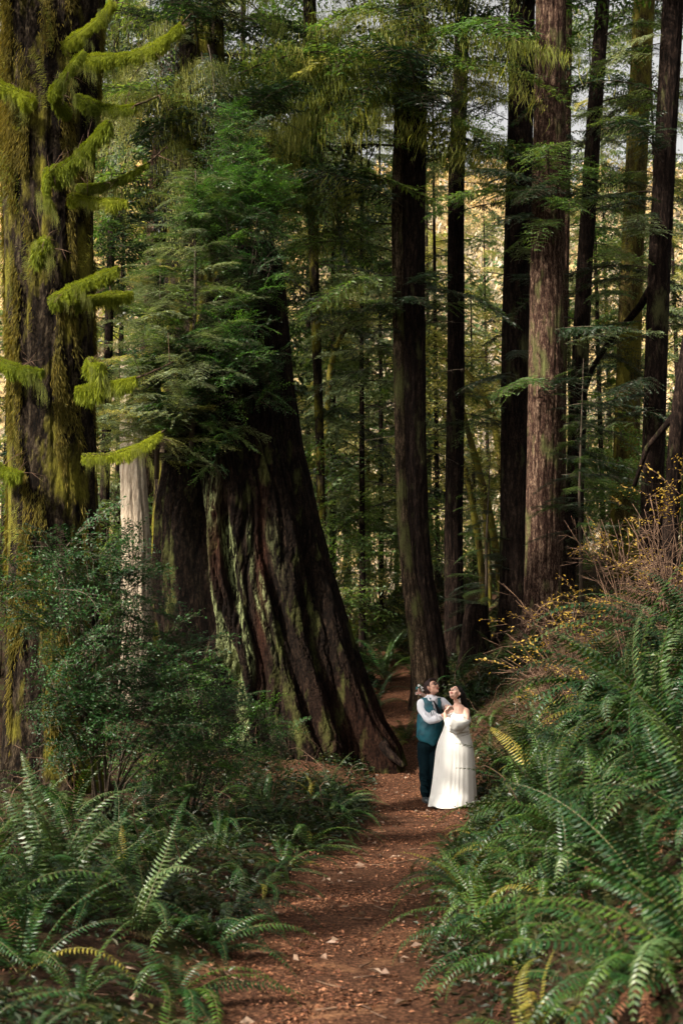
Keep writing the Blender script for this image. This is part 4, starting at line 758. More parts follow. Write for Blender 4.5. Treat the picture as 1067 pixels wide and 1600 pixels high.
arching('topmost giant fern at the right edge with drooping frond tips', 1050, 12.4, 1.7, 'deep', [(178, 2, 'deep', 1), (188, 3, 'pale', 1), (168, 2, 'deep', .95), (200, 3, 'mid', .9), (155, 1, 'deep', .8), (215, 3, 'deep', .8), (235, 5, 'mid', .8), (182, 5, 'pale', .9), (140, 1, 'deep', .7), (265, 3, 'deep', .7)], .2)
arching('giant fern beside the bride side of the bank with spreading fronds', 945, 12.2, 1.05, 'deep', [(180, 3, 'deep', 1), (195, 3, 'mid', .9), (165, 3, 'deep', .9), (210, 4, 'pale', .8), (230, 3, 'deep', .8), (150, 2, 'mid', .8), (250, 5, 'deep', .8), (280, 3, 'deep', .7), (130, 2, 'deep', .7), (310, 3, 'mid', .6)], 0)
arching('blurred fern nearest the camera at the lower right corner', 1000, 4.9, .95, 'mid', [(175, 2, 'mid', 1), (195, 3, 'deep', .9), (155, 3, 'mid', .9), (215, 4, 'deep', .8), (240, 3, 'mid', .8), (135, 2, 'deep', .8), (265, 5, 'mid', .7), (100, 2, 'deep', .7), (290, 3, 'mid', .7), (60, 2, 'deep', .7)], 0)
arching('blurred fern at the lower left corner of the trail side', 60, 4.9, .5, 'mid', [(15, 3, 'mid', 1), (345, 3, 'deep', .9), (40, 2, 'deep', .9), (320, 4, 'mid', .8), (300, 3, 'mid', .8), (70, 2, 'deep', .8), (270, 3, 'mid', .7), (100, 2, 'deep', .7), (200, 3, 'mid', .7), (150, 2, 'deep', .7)], 0)
# fallen yellow frond on the trail
o = link('fallen_frond', FROND['yellow', 4], None, (at(652, 1266, 16.8).x, 16.8, gzf(1.0, 16.8) + .0), (0, R(22), R(-28)), .62, label='fallen yellow fern frond lying on the trail before the dress', category='fern frond')

# ------------------------------------------------------------------ background trees
BG = 'slender trees of the forest beyond the trail'
def bg_tree(label, px, Y, H, r, n, s, cols, h0=.1, lean=0., mat='bark_dark', deadn=4, name='hemlock_tree'):
    x, y, z = G(px, Y); root = thing(name, label, 'tree', (x, y, z), BG)
    mb, ax = trunk_mb([[0, 0, -.5, r * .66], [lean * .3, 0, H * .5, r * .42], [lean, 0, H, r * .12]], 14, .06, 5, rnd.randrange(999), .8, .3)
    link('trunk', mb.mesh('trunk', M[mat], True), root)
    n = int(n * (1.4 if Y < 50 else .9)); lean = rnd.uniform(-1.6, 1.6)
    for i in range(n):
        h = H * (h0 + (1 - h0) * (i + rnd.random()) / n)
        put_branch(root, ax, h, rnd.uniform(0, 360), s * 1.25 * (1.1 - .5 * h / H) * rnd.uniform(.6, 1.25), rnd.choice(cols), None, rnd.uniform(-30, 20), inset=.3, far=True)
    for i in range(deadn): link('dead_limb', DEAD[i % 3], root, (0, 0, H * rnd.uniform(.03, h0 + .1)), (0, 0, rnd.uniform(0, 6.3)), rnd.uniform(.5, 1.))
GR = ['grey', 'gold', 'grey', 'green']; GG = ['green', 'grey', 'grey', 'dark']; YG = ['gold', 'grey', 'gold']
for a in [
    ('hemlock with grey green sprays nearest right of the broken redwood', 566, 36, 17, .16, 54, 1.05, GG, .2),
    ('thin dark trunk with pale sprays just left of the couple redwood', 596, 41, 19, .14, 50, 1.05, GG, .18),
    ('hemlock seen tight against the right flank of the broken redwood', 520, 40, 20, .18, 60, 1.1, GR, .18),
    ('yellow green hemlock behind the right shoulder of the broken redwood', 480, 47, 24, .2, 60, 1.3, GR, .2),
    ('thin trunk seen between couple redwood and slim dark trunk', 684, 42, 20, .14, 44, 1.0, GR, .25),
    ('distant hemlock between couple redwood and slim dark trunk', 672, 54, 24, .2, 50, 1.3, YG, .2),
    ('distant conifer rising between slim dark trunk and nearly black trunk', 765, 60, 22, .2, 44, 1.3, YG, .4),
    ('hemlock showing between nearly black trunk and slim trunk, lower half', 742, 50, 13, .14, 34, 1.1, GR, .2),
    ('thin conifer directly right of the reddish redwood', 898, 46, 22, .15, 40, 1.1, GG, .3),
    ('thin conifer between leaning trunk and golden mossy trunk', 945, 44, 20, .15, 44, 1.1, GR, .25),
    ('distant conifer behind the golden mossy trunk', 960, 58, 25, .2, 46, 1.3, GR, .3),
    ('conifer behind the black trunk farthest right', 1045, 42, 20, .16, 46, 1.1, GG, .2),
    ('distant yellow green conifer at the right edge', 1070, 55, 24, .2, 46, 1.3, YG, .2),
    ('conifer left of the mossy spruce, cut by the left edge', 5, 34, 20, .2, 54, 1.1, YG, .1),
    ('conifer in the gap between spruce and broken redwood', 180, 38, 20, .16, 56, 1.1, GG, .1),
    ('yellow green conifer behind the pale dead trunk', 215, 46, 24, .2, 60, 1.3, YG, .1),
    ('tall dark conifer right of the massive mossy trunk behind', 370, 36, 26, .25, 70, 1.2, DK, .2),
    ('tall dark conifer behind the growth on the broken redwood', 420, 42, 25, .22, 60, 1.2, GG, .25),
    ('dark conifer behind the top of the mossy spruce', 160, 30, 24, .2, 60, 1.1, DK, .2),
    ('distant conifer below the sunlit ridge, centre left', 545, 62, 26, .22, 50, 1.4, GR, .2),
    ('distant conifer far behind the couple redwood crown', 620, 66, 27, .22, 50, 1.4, GR, .2),
    ('thin dark trunk low beside the trail bend', 575, 48, 20, .17, 40, 1.2, GR, .3),
    ('thin dark trunk low between bend and broken redwood', 540, 52, 20, .17, 40, 1.2, GR, .3),
]: bg_tree(*a)
# leafy understory between the trunks
for lb, px, Y, wd, ht, n in [('leafy yellow green thicket right of the broken redwood, nearest the trail bend', 545, 39, 1.8, 3.0, 70), ('pale thicket behind the trail bend left of the dark trunk', 600, 44, 2.2, 3.6, 80), ('thicket between couple redwood and slim dark trunk', 685, 40, 1.4, 3.0, 60),
        ('low green thicket behind the stump between slim and black trunks', 755, 36, 1.6, 1.8, 60), ('thicket in the gap between spruce and broken redwood', 185, 30, 1.3, 4.2, 90), ('thicket at the left edge behind the mossy spruce', 0, 24, 1.2, 3.6, 80),
        ('olive thicket behind the leaning trunk and reddish redwood', 900, 36, 1.5, 3.4, 70), ('thicket behind the golden mossy trunk', 985, 40, 2.2, 3.8, 80), ('thicket at the right edge behind the crooked trunk', 1060, 30, 1.6, 3.6, 80), ('tall thicket against the right flank of the broken redwood', 505, 33, 1.3, 5.0, 90),
        ('tall olive thicket above the trail bend, left of the dark trunk', 590, 50, 2.4, 8.5, 110), ('high pale thicket between couple redwood and slim dark trunk', 684, 52, 1.8, 9.0, 90), ('high olive thicket between slim and nearly black trunks', 750, 55, 2.4, 8.5, 100),
        ('high thicket beyond the reddish redwood and leaning trunk', 905, 52, 2.0, 9.0, 90), ('high yellow thicket beyond the mossy trunk at the right', 960, 54, 2.2, 8.0, 90), ('high olive thicket right of the broken redwood top', 500, 45, 1.8, 9.5, 110)]:
    x, y, z = G(px, Y); shrub('understory_shrub', lb, 'shrub', (x, y, z), [(x, y, z + ht * .55, wd, wd * .8, ht * .5)], n, ['olive', 'yellow', 'olive'] if 'yellow' in lb else ['olive'], (.7, 1.3), 7)
# the stump in the dark between the slim and black trunks
x, y, z = G(742, 28.5); sr = thing('tree_stump', 'short dark stump right of the slim dark trunk', 'stump', (x, y, z)); sm_, _ = trunk_mb([[0, 0, -.3, .32], [0, 0, .8, .27], [.03, 0, 1.15, .22]], 28, .12, 7, 77, .12, .4); sm_.tube([(0, 0, 1.0), (.02, 0, 1.1)], [.24, .2], 12)
link('trunk', sm_.mesh('trunk', M['bark_dark'], False), sr)
# the forest goes on outside the picture: unseen redwoods added to shade the grove
for i, (x, y) in enumerate([(-8.5, 3.2), (-1.5, -9), (4.5, -6), (7.5, 0), (7.2, 6), (8.5, 12), (10, 18), (-9.5, 19), (13, 27), (12, 9), (-9, -12)]):
    root = thing('redwood_tree', 'unseen redwood added for shade, %s around the viewpoint counting from the left' % ORD[i], 'redwood tree', (x, y, gzf(x, y)), 'shade redwoods added around the viewpoint')
    mb, ax = trunk_mb([[0, 0, -.5, .5], [0, 0, 12, .36], [0, 0, 27, .12]], 20, .07, 9, 200 + i, 1., .4); link('trunk', mb.mesh('trunk', M['bark_dark'], False), root)
    for k in range(46): put_branch(root, ax, 6 + 20.5 * (k + rnd.random()) / 46, rnd.uniform(0, 360), 1.25 * (1.15 - .02 * k), 'dark', None, rnd.uniform(-20, 8), far=True)
# leaning mossy maples in the gap beside the nearly black trunk
def maple(label, Y, pts, r0, r1, nl):
    b = at(*pts[0], Y); root = thing('maple_tree', label, 'tree', tuple(b), 'leaning mossy maples'); P = np.array([tuple(at(a, c, Y) - b) for a, c in pts]); P[0, 2] = min(P[0, 2], gzf(b.x, Y) - b.z - .2)
    t = np.linspace(0, len(P) - 1, 24); P = np.stack([np.interp(t, range(len(P)), P[:, c]) for c in range(3)], -1)
    for _ in range(4): P[1:-1] = (P[:-2] + 2 * P[1:-1] + P[2:]) / 4
    mb = MB(); mb.tube(P, np.linspace(r0, r1, 24) * (1 + .1 * np.sin(t * 5)), 8); link('trunk', mb.mesh('trunk', M['bark_moss'], True), root)
    for i in range(nl):
        q = P[rnd.randrange(8, 24)]; link('leafy_branch', LEAFY['yellow', i % 4], root, tuple(q), (rnd.uniform(-.5, .5), rnd.uniform(-.6, .4), rnd.uniform(0, 6.3)), rnd.uniform(.8, 1.5))
maple('mossy maple bowing left to right beside the nearly black trunk', 31.5, [(790, 905), (772, 840), (755, 760), (738, 700), (722, 640), (700, 580)], .11, .06, 14)
maple('mossy maple leaning parallel to the bowed one, further left', 32.5, [(758, 930), (750, 860), (738, 790), (726, 730), (712, 690), (690, 640)], .10, .05, 12)
maple('mossy maple arch high between slim and nearly black trunks', 34, [(800, 760), (778, 690), (768, 640), (745, 600), (720, 570), (690, 560)], .11, .05, 14)
maple('straight mossy maple stem low between slim and nearly black trunks', 33.5, [(762, 940), (764, 880), (758, 820), (752, 760), (748, 700)], .09, .05, 10)
maple('slanting mossy limb tree left of the couple redwood', 36, [(500, 700), (512, 590), (525, 540), (545, 505), (565, 480)], .1, .05, 8)

# ------------------------------------------------------------------ stuff nobody can count
def far_forest():
    r = np.random.default_rng(3); mb = MB()
    n = 4200; y = r.uniform(96, 235, n); x = r.uniform(-.36, .36, n) * y; z = gz(x, y)
    conif = r.random(n) < .30
    for k in range(n):
        H = r.uniform(4, 9) * (1.3 if conif[k] else 1.); m = 36 if conif[k] else 44; t = r.random(m) ** .8
        if conif[k]:
            rad = (1 - t) * H * .2 + .2; a = r.uniform(0, 6.28, m); P = np.stack([x[k] + rad * np.cos(a) * .3, y[k] + rad * np.sin(a) * .3, z[k] + t * H], -1); D = np.stack([np.cos(a), np.sin(a), np.full(m, -.35)], -1)
            col = np.array([.045, .075, .03]) * r.uniform(.6, 1.7); L = rad * .8 + .4; W = rad * .3 + .12
        else:
            a = r.uniform(0, 6.28, m); rad = np.sqrt(np.clip(1 - (2 * t - 1.1) ** 2, .1, 1)) * H * .28; P = np.stack([x[k] + rad * np.cos(a) * .5, y[k] + rad * np.sin(a) * .5, z[k] + H * (.25 + .6 * t)], -1)
            D = np.stack([np.cos(a) * .7, np.sin(a) * .7, r.uniform(.2, 1.4, m)], -1); gold = sstep(48, 88, z[k] - x[k] * .35 + r.normal(0, 9))  # gold towards the ridge and the left is sunlight put into the colour
            col = (np.array([.44, .38, .29]) * (1 - gold) + np.array([.66, .47, .19]) * gold) * r.uniform(.6, 1.35); L = H * r.uniform(.08, .2, m); W = L * .3
        mb.blades(P, D, r.normal(0, 1, (m, 3)), L, W, .4, .1, .0, 0, np.tile(col, (m, 1)) * r.uniform(.7, 1.3, (m, 1)))
    m, nt, out = newmat('far_forest'); a = N(nt, 'ShaderNodeAttribute', attribute_name='col'); d = N(nt, 'ShaderNodeBsdfDiffuse'); t = N(nt, 'ShaderNodeBsdfTranslucent'); ms = N(nt, 'ShaderNodeMixShader'); ms.inputs[0].default_value = .35
    for q in (d, t): nt.links.new(a.outputs['Color'], q.inputs[0])
    nt.links.new(d.outputs[0], ms.inputs[1]); nt.links.new(t.outputs[0], ms.inputs[2]); nt.links.new(ms.outputs[0], out.inputs[0])
    link('far_woods', mb.mesh('far_woods', m, False, True), kind='stuff', label='bare tan woods with golden sunlight painted high on the hillside beyond')
far_forest()

def litter():
    r = np.random.default_rng(9); mb = MB()
    n = 90000; y = 4.5 + 30 * r.random(n) ** 1.7; x = pcx(y) + (phw(y) + .25) * np.clip(r.normal(0, .55, n), -1.3, 1.3)
    n2 = 9000; x2 = r.uniform(-3, 1.2, n2); y2 = r.uniform(16.5, 21.5, n2); x = np.concatenate([x, x2]); y = np.concatenate([y, y2]); n = len(x)
    P = np.stack([x, y, gz(x, y) + .004 + r.uniform(0, .012, n)], -1); a = r.uniform(0, 6.28, n); D = np.stack([np.cos(a), np.sin(a), r.normal(0, .22, n)], -1); l = .008 + .035 * r.random(n) ** 2.2
    kp = (wob(x, y, 3.1, 2) + .6 * wob(x, y, 9., 6) + r.normal(0, .5, n) > -.15 + .9 * (1 - sstep(6.2, 8.2, y))) | (y > 17); x = x[kp]; y = y[kp]; P = P[kp]; D = D[kp]; l = l[kp]; n = len(l)
    mb.blades(P, D, np.stack([r.normal(0, .35, n), r.normal(0, .35, n), np.ones(n)], -1), l, l * r.uniform(.2, .7, n), .45, .12, .05)
    m = leafmat('litter', [(.1, (.006, .003, .002)), (.4, (.060, .023, .013)), (.62, (.15, .058, .027)), (.8, (.32, .16, .09)), (.95, (.02, .012, .009))], .05, .75, .2)
    link('leaf_litter', mb.mesh('leaf_litter', m, False), kind='stuff', label='red brown needles and bark chips scattered on the trail')
    mb = MB(); n = 260; y = 4.6 + 22 * r.random(n) ** 1.4; x = pcx(y) + (phw(y) + .4) * r.uniform(-1.1, 1.1, n); P = np.stack([x, y, gz(x, y) + .015], -1); a = r.uniform(0, 6.28, n)
    mb.blades(P, np.stack([np.cos(a), np.sin(a), r.normal(.1, .25, n)], -1), np.stack([r.normal(0, .4, n), r.normal(0, .4, n), np.ones(n)], -1), r.uniform(.05, .1, n), r.uniform(.03, .06, n), .5, .2, .15)
    link('fallen_leaves', mb.mesh('fallen_leaves', leafmat('dead_leaf', [(.1, (.05, .03, .02)), (.5, (.16, .10, .07)), (.95, (.34, .25, .18))], .1, .6, .3), False), kind='stuff', label='larger curled dead leaves lying on the trail')
    mb = MB()
    for k in range(150):
        y_ = 4.6 + 16 * r.random() ** 1.3; x_ = float(pcx(y_) + (phw(y_) + .5) * r.uniform(-1.1, 1.1)); a = r.uniform(0, 3.14); l = r.uniform(.06, .3); d = np.array([math.cos(a), math.sin(a)])
        pts = [(x_ + d[0] * l * t + r.normal(0, .01), y_ + d[1] * l * t, gzf(x_ + d[0] * l * t, y_ + d[1] * l * t) + .012) for t in (-.5, 0, .5)]; mb.tube(pts, [.006, .005, .003], 4)
    link('fallen_twigs', mb.mesh('fallen_twigs', M['twig_pale'], True), kind='stuff', label='thin broken twigs scattered along the trail')
litter()

def undergrowth():
    r = np.random.default_rng(13); mb = MB(); n = 22000
    y = 4 + 44 * r.random(n) ** 1.5; sd2 = r.random(n) < .5; d = r.gamma(1.6, .9, n) + .02; x = np.where(sd2, pcx(y) + phw(y) + d, pcx(y) - phw(y) - d)
    keep = (wob(x, y, 1.3, 7) + r.normal(0, .5, n) > -.2) & (np.abs(x) < y * .30 + 1); x = x[keep]; y = y[keep]; n = len(x); z = gz(x, y)
    for q in range(7):
        h = r.uniform(.0, .16, n); a = r.uniform(0, 6.28, n); ox = r.normal(0, .05, n); oy = r.normal(0, .05, n)
        l = r.uniform(.02, .045, n) * (1 + y / 16); D = np.stack([np.cos(a), np.sin(a), r.normal(.3, .4, n)], -1)
        mb.blades(np.stack([x + ox, y + oy, z + h], -1), D, np.stack([r.normal(0, .4, n), r.normal(0, .4, n), np.ones(n)], -1), l, l * r.uniform(.3, .6, n), .45, .15, .15)
    link('undergrowth', mb.mesh('undergrowth', M['under'], False), kind='stuff', label='small leafy plants covering the soil between the ferns')
    mb = MB()
    for k in range(260):       # brambles and dead stems
        y_ = 5 + 22 * r.random(); x_ = xr(y_, r.uniform(.3, 2.8)) if r.random() < .45 else xl(y_, r.uniform(.4, 3.5)); h = r.uniform(.3, 1.1); a = r.uniform(0, 6.3); z_ = gzf(x_, y_); t = np.linspace(0, 1, 7); sp = r.uniform(.2, .8)
        if (13 < y_ < 19.5 and 0 < x_ < 3.2) or y_ < 9: continue
        mb.tube(np.stack([x_ + math.cos(a) * sp * t + .03 * np.sin(9 * t + k), y_ + math.sin(a) * sp * t, z_ + h * (1.6 * t - t * t)], -1), np.linspace(.006, .002, 7), 3)
    link('brambles', mb.mesh('brambles', M['twig_pale'], False), kind='stuff', label='tangle of thin dead stems on both banks')
undergrowth()

# ------------------------------------------------------------------ the couple
def Q(cx_, cy_, dY, Y0): return at(620 + cx_ / 6.667, 1040 + cy_ / 6.667, Y0 + dY)
def capsule(mb, p0, p1, r0, r1, seg=14):
    p0 = np.array(p0); p1 = np.array(p1); d = p1 - p0; L = np.linalg.norm(d) + 1e-6; d = d / L
    u = np.array([0, 0, 1.]) if abs(d[2]) < .9 else np.array([1., 0, 0]); A = np.cross(d, u); A /= np.linalg.norm(A); B = np.cross(d, A)
    rings = []
    for k in range(1, 6): a = math.pi / 2 * (1 - k / 5); rings.append((p0 - d * r0 * math.sin(a), r0 * math.cos(a)))
    for k in range(0, 5): a = math.pi / 2 * k / 5; rings.append((p1 + d * r1 * math.sin(a), r1 * math.cos(a)))
    th = np.arange(seg) * 2 * math.pi / seg
    V = np.vstack([c + r * (np.cos(th)[:, None] * A + np.sin(th)[:, None] * B) for c, r in rings] + [[p0 - d * r0], [p1 + d * r1]]); n = len(rings)
    Qd = [(i * seg + j, i * seg + (j + 1) % seg, (i + 1) * seg + (j + 1) % seg, (i + 1) * seg + j) for i in range(n - 1) for j in range(seg)]
    a = n * seg; T_ = [(a, (j + 1) % seg, j) for j in range(seg)] + [(a + 1, (n - 1) * seg + j, (n - 1) * seg + (j + 1) % seg) for j in range(seg)]
    mb.add(V, T_, Qd)
def ellip(mb, c, rx, ry, rz, rot=None, seg=20, rings=14):
    th = np.arange(seg) * 2 * math.pi / seg; V = []
    for i in range(1, rings):
        ph = math.pi * i / rings; V += [(rx * math.sin(ph) * math.cos(t), ry * math.sin(ph) * math.sin(t), rz * math.cos(ph)) for t in th]
    V += [(0, 0, rz), (0, 0, -rz)]; V = np.array(V)
    if rot is not None: V = V @ np.array(rot.to_3x3()).T
    V = V + np.array(c); n = rings - 1
    Qd = [(i * seg + j, (i + 1) * seg + j, (i + 1) * seg + (j + 1) % seg, i * seg + (j + 1) % seg) for i in range(n - 1) for j in range(seg)]
    a = n * seg; T_ = [(a, j, (j + 1) % seg) for j in range(seg)] + [(a + 1, (n - 1) * seg + (j + 1) % seg, (n - 1) * seg + j) for j in range(seg)]
    mb.add(V, T_, Qd)
def chain(mb, pts):
    for (p, r0), (q, r1) in zip(pts[:-1], pts[1:]): capsule(mb, p, q, r0, r1)
def skin(name, mb, mat, root, vox=.008, smooth=4, **kw):
    o = link(name, mb.mesh(name, mat, True), root, **kw)
    m = o.modifiers.new('remesh', 'REMESH'); m.mode = 'VOXEL'; m.voxel_size = vox; m.use_smooth_shade = True
    s = o.modifiers.new('smooth', 'SMOOTH'); s.iterations = smooth; s.factor = .5
    return o
SK = plainmat('skin', (.58, .33, .24), .5, .4, (.53, .28, .20), 14); SK2 = plainmat('skin_pale', (.66, .41, .32), .5, .4, (.60, .35, .27), 14)
SHIRT = plainmat('shirt', (.74, .74, .79), .8, .2, (.70, .70, .76), 8, .3, 90); VEST = plainmat('vest', (.008, .10, .135), .5, .35, (.005, .055, .08), 14, .3, 120)
TROU = plainmat('trousers', (.002, .007, .010), .9, .05, (.004, .013, .017), 12, .3, 90); TIE = plainmat('tie', (.004, .004, .006), .7, .1); SHOE = plainmat('shoe', (.03, .04, .045), .45, .4)
HAIR1 = plainmat('hair_brown', (.022, .010, .009), .6, .2); HAIR2 = plainmat('hair_black', (.008, .006, .006), .6, .2); DRESS = plainmat('dress', (.70, .685, .65), .75, .2, (.67, .655, .62), 5, .15, 60)
LIP = plainmat('lip', (.40, .10, .09), .4); EYEW = plainmat('eye_white', (.7, .7, .7), .3, .5); DARKM = plainmat('dark', (.01, .008, .008), .4, .5); PEARL = plainmat('pearl', (.85, .83, .78), .2, .6)

def head(root, O, c, f, up_hint, skin_mat, sc=1.0, glasses=False):
    """head centred at c looking along f; returns the rotation whose -Y is the face"""
    f = Vector(f).normalized(); y = -f; x = Vector(up_hint).cross(y) * -1; x = y.cross(Vector(up_hint)).normalized(); z = x.cross(y).normalized()
    Rm = Matrix((x, y, z)).transposed(); 
    def W(a, b, cc): return tuple(Vector(c) - O + Rm @ Vector((a, b, cc)) * sc)
    mb = MB(); R4 = Rm.to_4x4()
    ellip(mb, W(0, .012, .025), .076 * sc, .095 * sc, .092 * sc, R4)         # skull
    ellip(mb, W(0, -.022, -.035), .060 * sc, .068 * sc, .078 * sc, R4)        # jaw and cheeks
    ellip(mb, W(0, -.070, -.095), .024 * sc, .022 * sc, .020 * sc, R4)        # chin
    capsule(mb, W(0, -.088, .010), W(0, -.108, -.022), .009 * sc, .014 * sc)  # nose
    for s in (-1, 1):
        ellip(mb, W(s * .040, -.066, -.030), .026 * sc, .020 * sc, .024 * sc, R4)
        ellip(mb, W(s * .078, .010, -.010), .010 * sc, .018 * sc, .030 * sc, R4)
        capsule(mb, W(s * .016, -.085, .030), W(s * .050, -.072, .030), .010 * sc, .009 * sc)  # brow ridge
    return mb, W, R4
def face_parts(root, W, R4, sc, browm):
    for s in (-1, 1):
        e = MB(); ellip(e, W(s * .030, -.0835, .006), .0135 * sc, .008 * sc, .0075 * sc, R4, 12, 8); eo = link('eye', e.mesh('eye', EYEW, True), root)
        e = MB(); ellip(e, W(s * .029, -.0885, .009), .0068 * sc, .005 * sc, .0065 * sc, R4, 10, 8); link('iris', e.mesh('iris', DARKM, True), eo)
        e = MB(); e.tube([W(s * .014, -.093, .030), W(s * .033, -.092, .037), W(s * .053, -.078, .031)], .0028 * sc, 6); link('eyebrow', e.mesh('eyebrow', browm, True), root)
        e = MB(); e.tube([W(s * .018, -.086, .012), W(s * .030, -.091, .015), W(s * .044, -.082, .011)], .0016 * sc, 5); link('eyelash', e.mesh('eyelash', DARKM, True), root)
    e = MB(); ellip(e, W(0, -.088, -.057), .024 * sc, .009 * sc, .0055 * sc, R4, 12, 8); ellip(e, W(0, -.088, -.066), .019 * sc, .009 * sc, .006 * sc, R4, 12, 8); link('mouth', e.mesh('mouth', LIP, True), root)
def hand(mb, wrist, palm, dirf, curl, side, sc=1.0):
    """palm and five separate bent fingers; dirf: where fingers point, curl: where they bend to, side: across the knuckles towards the thumb"""
    w_ = Vector(wrist); d = Vector(dirf).normalized(); cu = Vector(curl).normalized(); sd3 = Vector(side).normalized(); pc = Vector(palm)
    for k in (-1.2, -.4, .4, 1.2): capsule(mb, w_ + sd3 * k * .010 * sc, pc + d * .035 * sc + sd3 * k * .020 * sc, .017 * sc, .013 * sc)
    for i, l in enumerate((.070, .080, .074, .058)):
        b = pc + d * .035 * sc + sd3 * (.030 - .020 * i) * sc; m1 = b + (d * .8 + cu * .5).normalized() * l * .5 * sc; m2 = m1 + (d * .2 + cu).normalized() * l * .32 * sc; tt = m2 + (cu - d * .5).normalized() * l * .28 * sc
        chain(mb, [(b, .0092 * sc), (m1, .0088 * sc), (m2, .008 * sc), (tt, .0068 * sc)])
    b = w_ + sd3 * .020 * sc + d * .01; m1 = b + (sd3 * .8 + d * .7 + cu * .2).normalized() * .045 * sc; tt = m1 + (d + cu * .6).normalized() * .035 * sc
    chain(mb, [(b, .013 * sc), (m1, .010 * sc), (tt, .008 * sc)])

def groom():
    Y0 = 18.5; q = lambda a, b, d=0.: Q(a, b, d, Y0)
    O = q(320, 1372); O.z = gzf(O.x, O.y); root = thing('person', 'person in a teal vest, white shirt, dark tie and glasses, hugging the bride', 'person', tuple(O)); v = lambda a, b, d=0.: tuple(q(a, b, d) - O)
    mb, W, R4 = head(root, O, q(366, 228, -.02), (.60, -.62, .44), (.10, .0, 1), SK, .98)
    # one body: neck, torso, arms with hands, legs
    chain(mb, [(v(350, 270, .02), .056), (v(352, 345, .02), .062)])
    chain(mb, [(v(350, 410, 0), .09), (v(340, 520, 0), .105), (v(335, 650, 0), .12), (v(330, 780, 0), .125)])
    chain(mb, [(v(262, 405, -.03), .05), (v(268, 465, -.06), .048), (v(300, 522, -.12), .046), (v(345, 560, -.20), .044), (v(470, 528, -.46), .034), (v(500, 500, -.52), .027)])
    chain(mb, [(v(470, 385, .05), .058), (v(580, 520, .04), .045), (v(690, 560, .0), .032)])
    chain(mb, [(v(285, 820, 0), .095), (v(292, 1060, -.02), .07), (v(300, 1300, .02), .045)]); chain(mb, [(v(375, 820, .02), .095), (v(370, 1060, 0), .07), (v(362, 1300, .03), .045)])
    hand(mb, v(500, 500, -.52), v(525, 468, -.56), (.55, -.15, .5), (.6, .4, -.3), (-.3, -.8, .5), .95); hand(mb, v(690, 560, .0), v(705, 550, -.02), (.7, -.3, .3), (.2, -.8, 0), (0, 0, 1), .95)
    skin('body', mb, SK, root, .0065, 2); face_parts(root, W, R4, .98, HAIR1)
    # hair swept back
    hb = MB(); ellip(hb, W(0, .030, .050), .084, .095, .085, R4); ellip(hb, W(0, .065, .0), .076, .060, .085, R4); ellip(hb, W(.0, -.035, .100), .060, .052, .030, R4); ellip(hb, W(.02, -.055, .098), .045, .030, .026, R4)
    for s in (-1, 1): capsule(hb, W(s * .076, -.02, .04), W(s * .078, -.012, -.005), .010, .006)
    skin('hair', hb, HAIR1, root, .007, 2)
    # glasses
    g = MB()
    for s in (-1, 1):
        c = [W(s * .031 + .021 * math.cos(t), -.106 + .12 * abs(s * .031 + .021 * math.cos(t)) ** 1.0 * .3, .006 + .016 * math.sin(t)) for t in np.linspace(0, 2 * math.pi, 15)]; g.tube(c, .0055, 5, cap=False)
        g.tube([W(s * .052, -.098, .010), W(s * .080, -.05, .008), W(s * .084, .005, .004)], .002, 5)
    g.tube([W(-.010, -.105, .010), W(.010, -.105, .010)], .002, 5); link('glasses', g.mesh('glasses', DARKM, True), root)
    # shirt with sleeves
    sb = MB(); chain(sb, [(v(352, 378, .0), .112), (v(345, 460, 0), .130), (v(340, 560, 0), .138)]); capsule(sb, v(290, 385, -.01), v(430, 372, .03), .075, .07)
    arm = [(258, 398, -.03, .082), (262, 450, -.05, .078), (290, 505, -.09, .076), (320, 545, -.15, .072), (348, 568, -.21, .068), (390, 562, -.29, .064), (425, 552, -.37, .058), (450, 542, -.42, .054), (474, 528, -.465, .042)]
    chain(sb, [(v(a, b, c), r * .88 * (1 + .06 * math.sin(i * 2.4))) for i, (a, b, c, r) in enumerate(arm)])
    for t in range(9):     # creases gathered round the elbow
        a, b, c = (300 + 18 * t, 520 + 20 * math.sin(t), -.20); c = -.14 - .04 * t; capsule(sb, v(a - 8, b - 30, c - .04), v(a + 6, b + 30, c - .05), .012, .009)
    chain(sb, [(v(470, 385, .05), .075), (v(530, 440, .07), .068), (v(600, 520, .08), .06)])
    skin('shirt', sb, SHIRT, root, .008, 2)
    for s, (a, b, c, d) in ((0, (318, 305, 352, 372)), (1, (408, 312, 385, 362))):
        cb = MB(); p0 = Vector(v(a, b, -.06)); p1 = Vector(v(c, d, -.135)); p2 = Vector(v(c + (14 if s else -22), d - (10 if s else 8), -.122)); p3 = Vector(v(a + (20 if s else -12), b + 24, -.05)); n_ = Vector((0, -.010, 0))
        cb.add([p0, p1, p2, p3, p0 + n_, p1 + n_, p2 + n_, p3 + n_], None, [(0, 1, 2, 3), (4, 5, 6, 7), (0, 1, 5, 4), (1, 2, 6, 5), (2, 3, 7, 6), (3, 0, 4, 7)]); link('collar', cb.mesh('collar', SHIRT, False), root)
    # vest: a fitted shell with an open V, four lofted rings per side
    vb = MB(); rings = [(330, 352, 92, .085, .02), (375, 350, 112, .105, .0), (430, 348, 118, .13, -.0), (500, 345, 122, .15, -.0), (560, 343, 124, .16, 0), (640, 340, 128, .165, 0), (720, 332, 122, .165, 0), (770, 328, 112, .16, 0), (800, 330, 100, .155, 0)]
    seg = 64; V = []
    cyv = np.linspace(335, 800, 34)
